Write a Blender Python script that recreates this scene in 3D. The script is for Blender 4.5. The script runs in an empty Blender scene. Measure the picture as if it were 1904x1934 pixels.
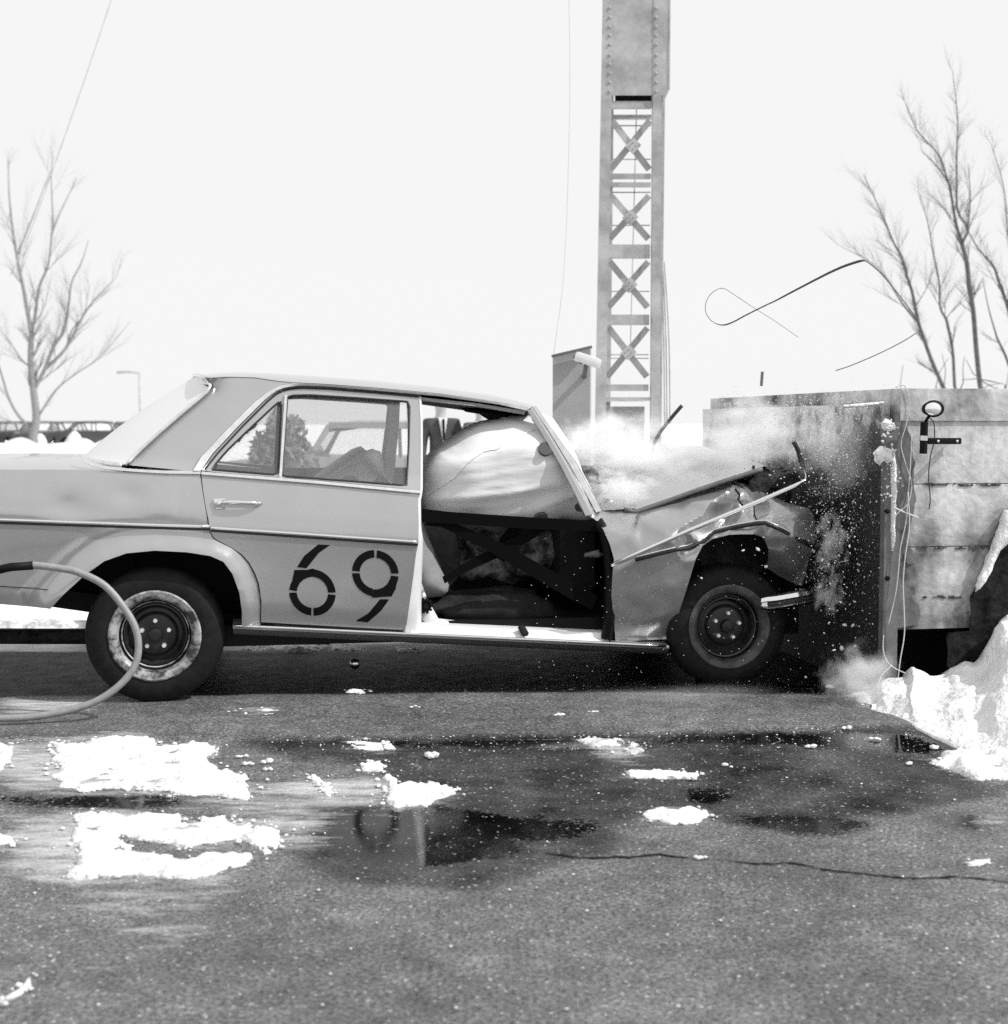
import bpy, bmesh, math, random
from mathutils import Vector, Matrix, noise
from mathutils.geometry import delaunay_2d_cdt
R = math.radians
random.seed(7)
SC = bpy.context.scene
COL = SC.collection
# ------------------------------------------------------------------ camera, sky, sun, exposure
H, F, TILT = 1.33, 2720.0, math.atan(167 / 2720)
cam = bpy.data.cameras.new('camera'); camo = bpy.data.objects.new('camera', cam); COL.objects.link(camo)
camo.location = (0, 0, H); camo.rotation_euler = (R(90) - TILT, 0, 0)
cam.sensor_width = 36; cam.sensor_fit = 'HORIZONTAL'; cam.lens = 36 * F / 1904
# frame is 1904 x 1934 in the units used here
cam.clip_end = 3000; cam.clip_start = 0.05
cam.dof.use_dof = True; cam.dof.focus_distance = 6.75; cam.dof.aperture_fstop = 3.4
SC.camera = camo
SUN = Vector((0.66, -0.20, 0.74)).normalized()
w = bpy.data.worlds.new('World'); SC.world = w; w.use_nodes = True
nt = w.node_tree; bg = nt.nodes['Background']
sky = nt.nodes.new('ShaderNodeTexSky'); sky.sky_type = 'NISHITA'; sky.sun_disc = False
sky.sun_elevation = math.asin(SUN.z); sky.sun_rotation = math.atan2(SUN.x, SUN.y)
sky.dust_density = 1.0; sky.air_density = 1.0; sky.ozone_density = 1.0
bw = nt.nodes.new('ShaderNodeRGBToBW')          # black and white film
hz = nt.nodes.new('ShaderNodeMath'); hz.operation = 'MAXIMUM'; hz.inputs[1].default_value = 4.5   # milky bright overcast
nt.links.new(sky.outputs[0], bw.inputs[0]); nt.links.new(bw.outputs[0], hz.inputs[0]); hm = nt.nodes.new('ShaderNodeMath'); hm.operation = 'MINIMUM'; hm.inputs[1].default_value = 4.54; nt.links.new(hz.outputs[0], hm.inputs[0]); nt.links.new(hm.outputs[0], bg.inputs[0])
bg.inputs[1].default_value = 0.15
sd = bpy.data.lights.new('sun', 'SUN'); sd.energy = 2.6; sd.angle = R(0.6); sd.color = (1, 0.995, 0.985)
so = bpy.data.objects.new('sun', sd); COL.objects.link(so)
so.rotation_euler = SUN.to_track_quat('Z', 'Y').to_euler(); so.location = (5, -2, 12)
vs = SC.view_settings; SC.display_settings.display_device = 'sRGB'
vs.view_transform = 'Standard'; vs.look = 'None'; vs.gamma = 1; vs.exposure = 0.45
cy = SC.cycles
cy.use_denoising = False; cy.volume_bounces = 8; cy.max_bounces = 10; cy.transparent_max_bounces = 12
cy.volume_step_rate = 1.0; cy.volume_max_steps = 256
cy.sample_clamp_indirect = 6
# ------------------------------------------------------------------ projection helpers (photograph -> place)
ct, st = math.cos(TILT), math.sin(TILT)
def ray(u, v):
    a = (u - 952) / F; b = -(v - 967) / F
    return Vector((a, ct + b * st, -st + b * ct))
C0 = Vector((0, 0, H))
def PY(u, v, Y):
    d = ray(u, v); return C0 + d * (Y / d.y)
def G(u, v, z=0.0):
    d = ray(u, v); return C0 + d * ((z - H) / d.z)
YAW = R(10)
O = Vector((-1.65, 6.76, 0)); hv = Vector((math.cos(YAW), math.sin(YAW), 0)); nv = Vector((-math.sin(YAW), math.cos(YAW), 0))
def PW(u, v, w=0.0):
    """pixel -> point in the car's own frame (s along, w across, z up) on the plane w"""
    d = ray(u, v); t = ((O + nv * w - C0).dot(nv)) / d.dot(nv)
    p = C0 + d * t - O
    return Vector((p.dot(hv), w, p.z))
def W2(p):  # car frame -> world
    return O + hv * p[0] + nv * p[1] + Vector((0, 0, p[2]))
def lerp(a, b, t): return a + (b - a) * t
def interp(tab, x):
    if x <= tab[0][0]: return tab[0][1]
    for (x0, y0), (x1, y1) in zip(tab, tab[1:]):
        if x <= x1: return lerp(y0, y1, (x - x0) / (x1 - x0))
    return tab[-1][1]
# ------------------------------------------------------------------ materials
def mat(name, c, rough=0.6, metal=0.0, n=None, bump=None, coat=0.0, spec=0.5, c2=None, ramp=(0.35, 0.65), stretch=None, alpha=None, trans=0):
    m = bpy.data.materials.new(name); m.use_nodes = True; t = m.node_tree; b = t.nodes['Principled BSDF']
    g = lambda x: (x, x, x, 1)
    b.inputs['Base Color'].default_value = g(c); b.inputs['Roughness'].default_value = rough
    b.inputs['Metallic'].default_value = metal; b.inputs['Coat Weight'].default_value = coat
    b.inputs['Coat Roughness'].default_value = 0.08
    b.inputs['Specular IOR Level'].default_value = spec
    if trans: b.inputs['Transmission Weight'].default_value = trans
    tc = t.nodes.new('ShaderNodeTexCoord'); src = tc.outputs['Object']
    if stretch:
        mp = t.nodes.new('ShaderNodeMapping'); mp.inputs['Scale'].default_value = stretch
        t.links.new(src, mp.inputs[0]); src = mp.outputs[0]
    if n:
        k = t.nodes.new('ShaderNodeTexNoise'); k.inputs['Scale'].default_value = n; k.inputs['Detail'].default_value = 8; k.inputs['Roughness'].default_value = 0.65
        t.links.new(src, k.inputs['Vector'])
        r = t.nodes.new('ShaderNodeValToRGB'); r.color_ramp.elements[0].position = ramp[0]; r.color_ramp.elements[1].position = ramp[1]
        r.color_ramp.elements[0].color = g(c); r.color_ramp.elements[1].color = g(c2 if c2 is not None else c * 1.5)
        t.links.new(k.outputs[0], r.inputs[0]); t.links.new(r.outputs[0], b.inputs['Base Color'])
    if bump:
        k2 = t.nodes.new('ShaderNodeTexNoise'); k2.inputs['Scale'].default_value = bump[0]; k2.inputs['Detail'].default_value = 6
        t.links.new(src, k2.inputs['Vector'])
        bp = t.nodes.new('ShaderNodeBump'); bp.inputs['Strength'].default_value = bump[1]; bp.inputs['Distance'].default_value = bump[2]
        t.links.new(k2.outputs[0], bp.inputs['Height']); t.links.new(bp.outputs[0], b.inputs['Normal'])
    return m
def thin_glass(name, tint=0.9, refl=1.0, haze=0.0):
    m = bpy.data.materials.new(name); m.use_nodes = True; t = m.node_tree; t.nodes.remove(t.nodes['Principled BSDF'])
    o = t.nodes['Material Output']; tr = t.nodes.new('ShaderNodeBsdfTransparent'); tr.inputs[0].default_value = (tint,) * 3 + (1,)
    gl = t.nodes.new('ShaderNodeBsdfGlossy'); gl.inputs['Roughness'].default_value = 0.03
    fr = t.nodes.new('ShaderNodeFresnel'); fr.inputs[0].default_value = 1.5
    mu = t.nodes.new('ShaderNodeMath'); mu.operation = 'MULTIPLY'; mu.inputs[1].default_value = refl
    mx = t.nodes.new('ShaderNodeMixShader'); t.links.new(fr.outputs[0], mu.inputs[0]); t.links.new(mu.outputs[0], mx.inputs[0])
    t.links.new(tr.outputs[0], mx.inputs[1]); t.links.new(gl.outputs[0], mx.inputs[2])
    last = mx.outputs[0]
    if haze:
        df = t.nodes.new('ShaderNodeBsdfDiffuse'); df.inputs[0].default_value = (.8, .8, .8, 1)
        m2 = t.nodes.new('ShaderNodeMixShader'); m2.inputs[0].default_value = haze
        t.links.new(last, m2.inputs[1]); t.links.new(df.outputs[0], m2.inputs[2]); last = m2.outputs[0]
    t.links.new(last, o.inputs[0]); return m
M = {}
M['paint'] = mat('silver_paint', 0.42, 0.24, 0.55, coat=0.6, n=3.0, c2=0.45, bump=(2.2, 0.05, 0.02))
M['paint_dent'] = mat('dented_silver_paint', 0.33, 0.27, 0.55, coat=0.5, n=4.0, c2=0.42, bump=(6, 0.12, 0.02))
M['jamb'] = mat('sunlit_jamb_paint', 0.80, 0.4, 0.0, coat=0.3, n=9, c2=0.72)  # body paint made paler, sunlight put into the colour
M['chrome'] = mat('chrome', 0.82, 0.12, 1.0)
M['chrome_dull'] = mat('dull_chrome', 0.7, 0.25, 1.0, n=30, c2=0.85)
M['black'] = mat('black_rubber', 0.004, 0.6, spec=.2)
M['gasket'] = mat('gasket_rubber', 0.02, 0.45)
M['tyre'] = mat('tyre_rubber', 0.005, 0.7, n=25, c2=0.013, bump=(60, 0.3, 0.004), spec=.25)
M['rim_worn'] = mat('worn_rim_paint', 0.04, 0.5, 0.2, n=15, c2=0.50, ramp=(0.42, 0.60))
M['rim_black'] = mat('black_wheel_paint', 0.006, 0.35, 0.0, n=10, c2=0.025, spec=.4)
M['rim_dusty'] = mat('dusty_wheel_paint', 0.02, 0.5, 0.0, n=14, c2=0.10)
M['nut'] = mat('lug_nut_metal', 0.85, 0.35, 0.6)
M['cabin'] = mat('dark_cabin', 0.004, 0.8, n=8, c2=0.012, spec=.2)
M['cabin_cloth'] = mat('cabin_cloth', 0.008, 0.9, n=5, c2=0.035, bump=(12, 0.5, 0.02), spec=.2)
M['seat'] = mat('seat_vinyl', 0.24, 0.55, n=12, c2=0.3, bump=(20, 0.2, 0.01))
M['seat_light'] = mat('seat_light', 0.6, 0.6)
M['airbag'] = mat('airbag_nylon', 0.72, 0.8, n=1.6, c2=0.82, bump=(6, 0.22, 0.03), stretch=(0.6, 0.8, 2.6), spec=.25)
M['shaded_cloth'] = mat('shaded_cloth', 0.015, 0.9, n=7, c2=0.30, ramp=(.42, .66), bump=(9, 0.8, 0.04), spec=.2)  # pale cloth with the cabin shade darkened into its colour
M['vent'] = mat('vent_cloth', .09, .9)
M['seam'] = mat('seam_grime', .05, .9, n=20, c2=.12)
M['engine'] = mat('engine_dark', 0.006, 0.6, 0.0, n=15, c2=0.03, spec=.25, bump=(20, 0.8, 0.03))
M['number'] = mat('stencil_paint', 0.004, 0.7, spec=.15)
M['window'] = thin_glass('window_glass', 0.985, 1.0, 0.09)
M['rear_glass'] = thin_glass('rear_glass', 0.80, 3.0, 0.50)
M['belt'] = mat('black_webbing', 0.003, 0.9, spec=.1)
M['steel'] = mat('painted_steel', 0.34, 0.6, 0.0, n=5, c2=0.56, bump=(14, 0.3, 0.01))
M['steel_edge'] = mat('steel_edge', 0.10, 0.6, 0.0, n=10, c2=0.17)
M['cabinet'] = mat('cabinet_grey', 0.36, 0.6, n=3, c2=0.42)
M['white'] = mat('white_enamel', 0.85, 0.4)
M['lens'] = mat('lamp_lens', 0.9, 0.12, 0.7)
M['wire'] = mat('pale_wire', 0.6, 0.6)
M['wire_dark'] = mat('dark_wire', 0.03, 0.6)
M['hose'] = mat('grey_hose', 0.24, 0.45, n=40, c2=0.3)
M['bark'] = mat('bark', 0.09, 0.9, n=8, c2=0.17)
M['bark_far'] = mat('hazed_bark', 0.20, 0.9, n=8, c2=0.30)  # bark lightened to paint in the haze of distance
M['bush'] = mat('bush_leaf', 0.13, 0.8, n=3, c2=0.2)
M['skin'] = mat('skin', 0.45, 0.6)
M['suit'] = mat('dark_suit', 0.035, 0.85, n=6, c2=0.07)
M['suit2'] = mat('grey_suit', 0.10, 0.85, n=6, c2=0.16)
M['shirt'] = mat('white_shirt', 0.8, 0.8)
M['hair'] = mat('dark_hair', 0.03, 0.7)
M['far_dark'] = mat('dark_car_paint', 0.05, 0.4, coat=0.5)
M['far_mid'] = mat('grey_car_paint', 0.3, 0.4, coat=0.5)
M['far_pale'] = mat('pale_car_paint', 0.6, 0.4, coat=0.5)
M['fragment'] = mat('fragment', 0.75, 0.4)
M['fibre'] = mat('torn_fibre', 0.30, 0.9, n=9, c2=0.55)
def snow_mat(name, a, b_, dirt_scale):
    m = mat(name, a, 0.75, n=dirt_scale, c2=b_, ramp=(0.30, 0.55), bump=(28, 0.9, 0.03))
    m.node_tree.nodes['Principled BSDF'].inputs['Subsurface Weight'].default_value = 0.0
    return m
M['hollow_shade'] = mat('hollow_shade_paint', .004, .9, n=14, c2=.03, bump=(25, .8, .02), spec=.1)  # darkness of a shaded hollow put into the colour
M['snow'] = snow_mat('snow', 0.62, 0.88, 6)
M['snow_dirty'] = snow_mat('dirty_snow', 0.25, 0.8, 7)
# concrete with stains
def concrete():
    m = bpy.data.materials.new('cast_concrete'); m.use_nodes = True; t = m.node_tree; b = t.nodes['Principled BSDF']; N = t.nodes.new; L = t.links.new
    tc = N('ShaderNodeTexCoord')
    n1 = N('ShaderNodeTexNoise'); n1.inputs['Scale'].default_value = 2.2; n1.inputs['Detail'].default_value = 9; n1.inputs['Roughness'].default_value = .6
    n2 = N('ShaderNodeTexNoise'); n2.inputs['Scale'].default_value = 26; n2.inputs['Detail'].default_value = 6
    mp = N('ShaderNodeMapping'); mp.inputs['Scale'].default_value = (6, 6, 0.7)
    n3 = N('ShaderNodeTexNoise'); n3.inputs['Scale'].default_value = 1.2; n3.inputs['Detail'].default_value = 5
    L(tc.outputs['Object'], n1.inputs[0]); L(tc.outputs['Object'], n2.inputs[0]); L(tc.outputs['Object'], mp.inputs[0]); L(mp.outputs[0], n3.inputs[0])
    sx = N('ShaderNodeSeparateXYZ'); L(tc.outputs['Object'], sx.inputs[0])
    hr = N('ShaderNodeMapRange'); hr.inputs[1].default_value = 0.25; hr.inputs[2].default_value = 0.95; hr.inputs[3].default_value = -0.13; hr.inputs[4].default_value = 0.06
    L(sx.outputs[2], hr.inputs[0])
    a = N('ShaderNodeMath'); a.operation = 'ADD'; L(n1.outputs[0], a.inputs[0]); L(hr.outputs[0], a.inputs[1])
    a2 = N('ShaderNodeMath'); a2.operation = 'MULTIPLY_ADD'; L(n3.outputs[0], a2.inputs[0]); a2.inputs[1].default_value = 0.25; L(a.outputs[0], a2.inputs[2])
    r = N('ShaderNodeValToRGB'); e = r.color_ramp.elements
    e[0].position = .50; e[0].color = (.07, .07, .07, 1); e[1].position = .76; e[1].color = (.68, .68, .68, 1)
    k = e.new(.61); k.color = (.33, .33, .33, 1)
    L(a2.outputs[0], r.inputs[0])
    r2 = N('ShaderNodeMapRange'); r2.inputs[1].default_value = .3; r2.inputs[2].default_value = .7; r2.inputs[3].default_value = .8; r2.inputs[4].default_value = 1.1
    L(n2.outputs[0], r2.inputs[0])
    mx = N('ShaderNodeMixRGB'); mx.blend_type = 'MULTIPLY'; mx.inputs[0].default_value = 1; L(r.outputs[0], mx.inputs[1]); L(r2.outputs[0], mx.inputs[2])
    L(mx.outputs[0], b.inputs['Base Color']); b.inputs['Roughness'].default_value = .9
    bp = N('ShaderNodeBump'); bp.inputs['Strength'].default_value = .5; bp.inputs['Distance'].default_value = .012; L(n2.outputs[0], bp.inputs['Height']); L(bp.outputs[0], b.inputs['Normal'])
    return m
M['concrete'] = concrete()
# steel plate dusted white along its upper part
def plate_mat():
    m = bpy.data.materials.new('dusted_steel_plate'); m.use_nodes = True; t = m.node_tree; b = t.nodes['Principled BSDF']; N = t.nodes.new; L = t.links.new
    tc = N('ShaderNodeTexCoord'); sx = N('ShaderNodeSeparateXYZ'); L(tc.outputs['Object'], sx.inputs[0])
    n1 = N('ShaderNodeTexNoise'); n1.inputs['Scale'].default_value = 5; n1.inputs['Detail'].default_value = 10; n1.inputs['Roughness'].default_value = .75
    n2 = N('ShaderNodeTexNoise'); n2.inputs['Scale'].default_value = 70; n2.inputs['Detail'].default_value = 2
    L(tc.outputs['Object'], n1.inputs[0]); L(tc.outputs['Object'], n2.inputs[0])
    mr = N('ShaderNodeMapRange'); mr.inputs[1].default_value = .9; mr.inputs[2].default_value = 1.45; mr.inputs[3].default_value = -.25; mr.inputs[4].default_value = .13; L(sx.outputs[2], mr.inputs[0])
    mw = N('ShaderNodeMapRange'); mw.inputs[1].default_value = -.2; mw.inputs[2].default_value = 1.6; mw.inputs[3].default_value = -.06; mw.inputs[4].default_value = .16; L(sx.outputs[1], mw.inputs[0])
    a = N('ShaderNodeMath'); L(n1.outputs[0], a.inputs[0]); L(mr.outputs[0], a.inputs[1])
    a2 = N('ShaderNodeMath'); L(a.outputs[0], a2.inputs[0]); L(mw.outputs[0], a2.inputs[1])
    r = N('ShaderNodeValToRGB'); e = r.color_ramp.elements; e[0].position = .36; e[0].color = (.018, .018, .018, 1); k3 = e.new(.52); k3.color = (.06, .06, .06, 1); e[2].position = .68; e[2].color = (.7, .7, .7, 1)
    L(a2.outputs[0], r.inputs[0])
    r2 = N('ShaderNodeValToRGB'); f = r2.color_ramp.elements; f[0].position = .66; f[0].color = (0, 0, 0, 1); f[1].position = .72; f[1].color = (.5, .5, .5, 1); L(n2.outputs[0], r2.inputs[0])
    mx = N('ShaderNodeMixRGB'); mx.blend_type = 'ADD'; mx.inputs[0].default_value = 1; L(r.outputs[0], mx.inputs[1]); L(r2.outputs[0], mx.inputs[2])
    L(mx.outputs[0], b.inputs['Base Color']); b.inputs['Roughness'].default_value = .6
    return m
M['plate'] = plate_mat()
# ------------------------------------------------------------------ object helpers
def link(name, me, m=None, parent=None):
    o = bpy.data.objects.new(name, me); COL.objects.link(o)
    if m is not None:
        for x in (m if isinstance(m, (list, tuple)) else [m]): me.materials.append(x)
    if parent: o.parent = parent
    return o
def fin(name, bm, m=None, parent=None, smooth=True, norm=True):
    if norm: bmesh.ops.recalc_face_normals(bm, faces=bm.faces)
    me = bpy.data.meshes.new(name); bm.to_mesh(me); bm.free()
    if smooth:
        for p in me.polygons: p.use_smooth = True
        if smooth is not True: me.set_sharp_from_angle(angle=R(smooth))
    return link(name, me, m, parent)
def tag(o, label=None, cat=None, group=None, kind=None):
    if label: o['label'] = label
    if cat: o['category'] = cat
    if group: o['group'] = group
    if kind: o['kind'] = kind
    return o
def empty(name, loc=(0, 0, 0), rz=0.0):
    o = bpy.data.objects.new(name, None); COL.objects.link(o); o.location = loc; o.rotation_euler = (0, 0, rz); o.empty_display_size = .2
    return o
def copy_tree(o, parent=None):
    c = o.copy(); COL.objects.link(c); c.parent = parent
    for ch in list(o.children): copy_tree(ch, c)
    return c
def box(bm, c, d, rot=None, bev=0.0):
    r = bmesh.ops.create_cube(bm, size=1.0); vs_ = r['verts']
    for v in vs_:
        v.co = Vector((v.co.x * d[0], v.co.y * d[1], v.co.z * d[2]))
    if bev:
        ed = list({e for v in vs_ for e in v.link_edges})
        rb = bmesh.ops.bevel(bm, geom=ed, offset=bev, segments=2, affect='EDGES', profile=.7); vs_ = list({v for f in rb['faces'] for v in f.verts} | {v for v in vs_ if v.is_valid})
    for v in vs_:
        if rot is not None: v.co = rot @ v.co
        v.co += Vector(c)
    return vs_
def bar(bm, a, b, wd, hd, up=Vector((0, 0, 1)), bev=0.0):
    a, b = Vector(a), Vector(b); x = (b - a).normalized(); y = up.cross(x)
    if y.length < 1e-4: y = Vector((0, 1, 0)).cross(x)
    y.normalize(); z = x.cross(y)
    rot = Matrix((x, y, z)).transposed()
    box(bm, (a + b) / 2, ((b - a).length, wd, hd), rot, bev)
def catmull(pts, n=6):
    P = [Vector(p) for p in pts]; P = [P[0] * 2 - P[1]] + P + [P[-1] * 2 - P[-2]]; out = []
    for i in range(1, len(P) - 2):
        for k in range(n):
            t = k / n; p0, p1, p2, p3 = P[i - 1:i + 3]
            out.append(.5 * ((2 * p1) + (p2 - p0) * t + (2 * p0 - 5 * p1 + 4 * p2 - p3) * t * t + (3 * p1 - p0 - 3 * p2 + p3) * t ** 3))
    out.append(P[-2]); return out
def tube(bm, pts, rad, n=8, cap=True, flat=1.0):
    pts = [Vector(p) for p in pts]; rings = []; prev = None
    for i, p in enumerate(pts):
        d = (pts[min(i + 1, len(pts) - 1)] - pts[max(i - 1, 0)])
        if d.length < 1e-7: d = Vector((0, 0, 1))
        d.normalize()
        if prev is None:
            a = d.orthogonal().normalized() if abs(d.y) > .9 else (Vector((0, 1, 0)) - d * d.y).normalized()
        else:
            a = prev - d * prev.dot(d); a = a.normalized() if a.length > 1e-6 else d.orthogonal().normalized()
        prev = a; b = d.cross(a)
        r = rad[i] if isinstance(rad, (list, tuple)) else rad
        rings.append([bm.verts.new(p + a * (math.cos(2 * math.pi * k / n) * r * flat) + b * (math.sin(2 * math.pi * k / n) * r)) for k in range(n)])
    for r0, r1 in zip(rings, rings[1:]):
        for k in range(n): bm.faces.new((r0[k], r0[(k + 1) % n], r1[(k + 1) % n], r1[k]))
    if cap:
        for r_ in (rings[0], rings[-1]):
            try: bm.faces.new(r_)
            except ValueError: pass
def tri_region(outline, holes=(), step=12, extra=(), pinned=()):
    """triangulate a 2D polygon with holes and inner grid points"""
    def dens(poly):
        out = []
        for i, p in enumerate(poly):
            q = poly[(i + 1) % len(poly)]; L = math.hypot(q[0] - p[0], q[1] - p[1]); k = max(1, int(L / step))
            for j in range(k): out.append((lerp(p[0], q[0], j / k), lerp(p[1], q[1], j / k)))
        return out
    loops = [dens(outline)] + [dens(h) for h in holes]
    pts = []; edges = []
    for lp in loops:
        b = len(pts); pts += lp; edges += [(b + i, b + (i + 1) % len(lp)) for i in range(len(lp))]
    def inside(p, poly):
        c = False; j = len(poly) - 1
        for i in range(len(poly)):
            if (poly[i][1] > p[1]) != (poly[j][1] > p[1]) and p[0] < (poly[j][0] - poly[i][0]) * (p[1] - poly[i][1]) / (poly[j][1] - poly[i][1]) + poly[i][0]: c = not c
            j = i
        return c
    nb = len(pts); bp = list(pts)
    x0 = min(p[0] for p in outline); x1 = max(p[0] for p in outline); y0 = min(p[1] for p in outline); y1 = max(p[1] for p in outline)
    yy = y0 + step / 2; row = 0; grid = []
    while yy < y1:
        xx = x0 + step * (.5 if row % 2 else 0)
        while xx < x1:
            p = (xx, yy)
            if inside(p, outline) and not any(inside(p, h) for h in holes) and min((q[0] - xx) ** 2 + (q[1] - yy) ** 2 for q in bp) > (step * .45) ** 2: grid.append(p)
            xx += step
        yy += step * .87; row += 1
    pts = pts + grid + list(extra)
    vo, eo, fo, *_ = delaunay_2d_cdt([Vector(p) for p in pts], edges, [], 0, 1e-5)
    faces = []
    for f in fo:
        cx = sum(vo[i].x for i in f) / 3; cy_ = sum(vo[i].y for i in f) / 3
        if inside((cx, cy_), outline) and not any(inside((cx, cy_), h) for h in holes): faces.append(tuple(f))
    return [(v.x, v.y) for v in vo], faces
def shell(name, P2, faces, pos, m, parent, thick=0.012, smooth=50, inner=None):
    """front sheet at pos(u,v), back sheet pushed inwards, rim joined"""
    bm = bmesh.new(); used = sorted({i for f in faces for i in f}); A = {}; B = {}
    for i in used:
        p = pos(*P2[i]); A[i] = bm.verts.new(p); B[i] = bm.verts.new(p + Vector((0, thick, 0)))
    cnt = {}
    for f in faces:
        try: bm.faces.new([A[i] for i in f]); bm.faces.new([B[i] for i in reversed(f)])
        except ValueError: continue
        for a, b in ((f[0], f[1]), (f[1], f[2]), (f[2], f[0])):
            k = (min(a, b), max(a, b)); cnt.setdefault(k, []).append((a, b))
    for k, l in cnt.items():
        if len(l) == 1:
            a, b = l[0]
            try: bm.faces.new((A[b], A[a], B[a], B[b]))
            except ValueError: pass
    return fin(name, bm, m, parent, smooth)
def mirror_copy(o, W=1.66, name=None, parent=None, m=None):
    me = o.data.copy()
    for v in me.vertices: v.co.y = W - v.co.y
    me.flip_normals()
    c = bpy.data.objects.new(name or o.name.split('.')[0], me); COL.objects.link(c); c.parent = parent or o.parent
    return c
def pillow(name, outline, wmid, depth, m, parent=None, step=8, frame='W', nz=0.0, nscale=3.0, power=.5, squash=1.0, Y=None, offset=None):
    """inflated closed body from an outline; frame 'W' car frame, 'Y' world plane"""
    P2, faces = tri_region(outline, step=step)
    n = len(outline)
    def dist(p):
        dm = 1e9
        for i in range(n):
            a = outline[i]; b = outline[(i + 1) % n]; ax, ay = b[0] - a[0], b[1] - a[1]; L = ax * ax + ay * ay or 1
            t = max(0, min(1, ((p[0] - a[0]) * ax + (p[1] - a[1]) * ay) / L)); dm = min(dm, math.hypot(p[0] - a[0] - ax * t, p[1] - a[1] - ay * t))
        return dm
    D = [dist(p) for p in P2]; dmax = max(D) or 1
    bm = bmesh.new(); A = {}; B = {}
    for i in sorted({i for f in faces for i in f}):
        t = min(1, D[i] / dmax); t = (1 - (1 - t) ** 2) ** power if power else 1
        h = depth * t; wm = wmid(*P2[i]) if callable(wmid) else wmid
        if D[i] < 1e-3: h = 0
        def pt(sg):
            if frame == 'W':
                p = PW(P2[i][0], P2[i][1], wm)
                if nz and h: p = p + Vector((noise.noise(p * nscale * 1.3) * nz * .6, 0, noise.noise(p * nscale * 1.7 + Vector((9, 0, 0))) * nz * .5))
                p.y += sg * h * (squash if sg > 0 else 1)
                if nz and h: p.y += noise.noise(Vector((p.x, p.z, sg)) * nscale) * nz * t
            else:
                p = PY(P2[i][0], P2[i][1], wm)
                p.y += sg * h * (squash if sg > 0 else 1)
                if nz and h: p += noise.noise_vector(p * nscale) * nz * t
            return p
        if h == 0: A[i] = B[i] = bm.verts.new(pt(0))
        else: A[i] = bm.verts.new(pt(-1)); B[i] = bm.verts.new(pt(1))
    for f in faces:
        for T, ff in ((A, f), (B, tuple(reversed(f)))):
            try: bm.faces.new([T[i] for i in ff])
            except ValueError: pass
    return fin(name, bm, m, parent)
def loft(rows, bm=None, close=False):
    bm = bm or bmesh.new(); V = [[bm.verts.new(p) for p in r] for r in rows]
    for a, b in zip(V, V[1:]):
        m_ = len(a)
        for k in range(m_ if close else m_ - 1):
            q = [a[k], a[(k + 1) % m_], b[(k + 1) % m_], b[k]]
            try: bm.faces.new(q)
            except ValueError: pass
    return bm, V
def lathe(bm, prof, centre, n=64, axis='w'):
    """prof: (radius, w) list; spins about the w axis in the car frame"""
    rings = []
    for r, ww in prof:
        if r < 1e-5: rings.append([bm.verts.new(Vector(centre) + Vector((0, ww, 0)))])
        else: rings.append([bm.verts.new(Vector(centre) + Vector((math.cos(2 * math.pi * k / n) * r, ww, math.sin(2 * math.pi * k / n) * r))) for k in range(n)])
    for a, b in zip(rings, rings[1:]):
        for k in range(n):
            if len(a) == 1 and len(b) == 1: continue
            q = [a[0], b[(k + 1) % n], b[k]] if len(a) == 1 else [a[k], a[(k + 1) % n], b[0]] if len(b) == 1 else [a[k], a[(k + 1) % n], b[(k + 1) % n], b[k]]
            try: bm.faces.new(q)
            except ValueError: pass
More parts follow.
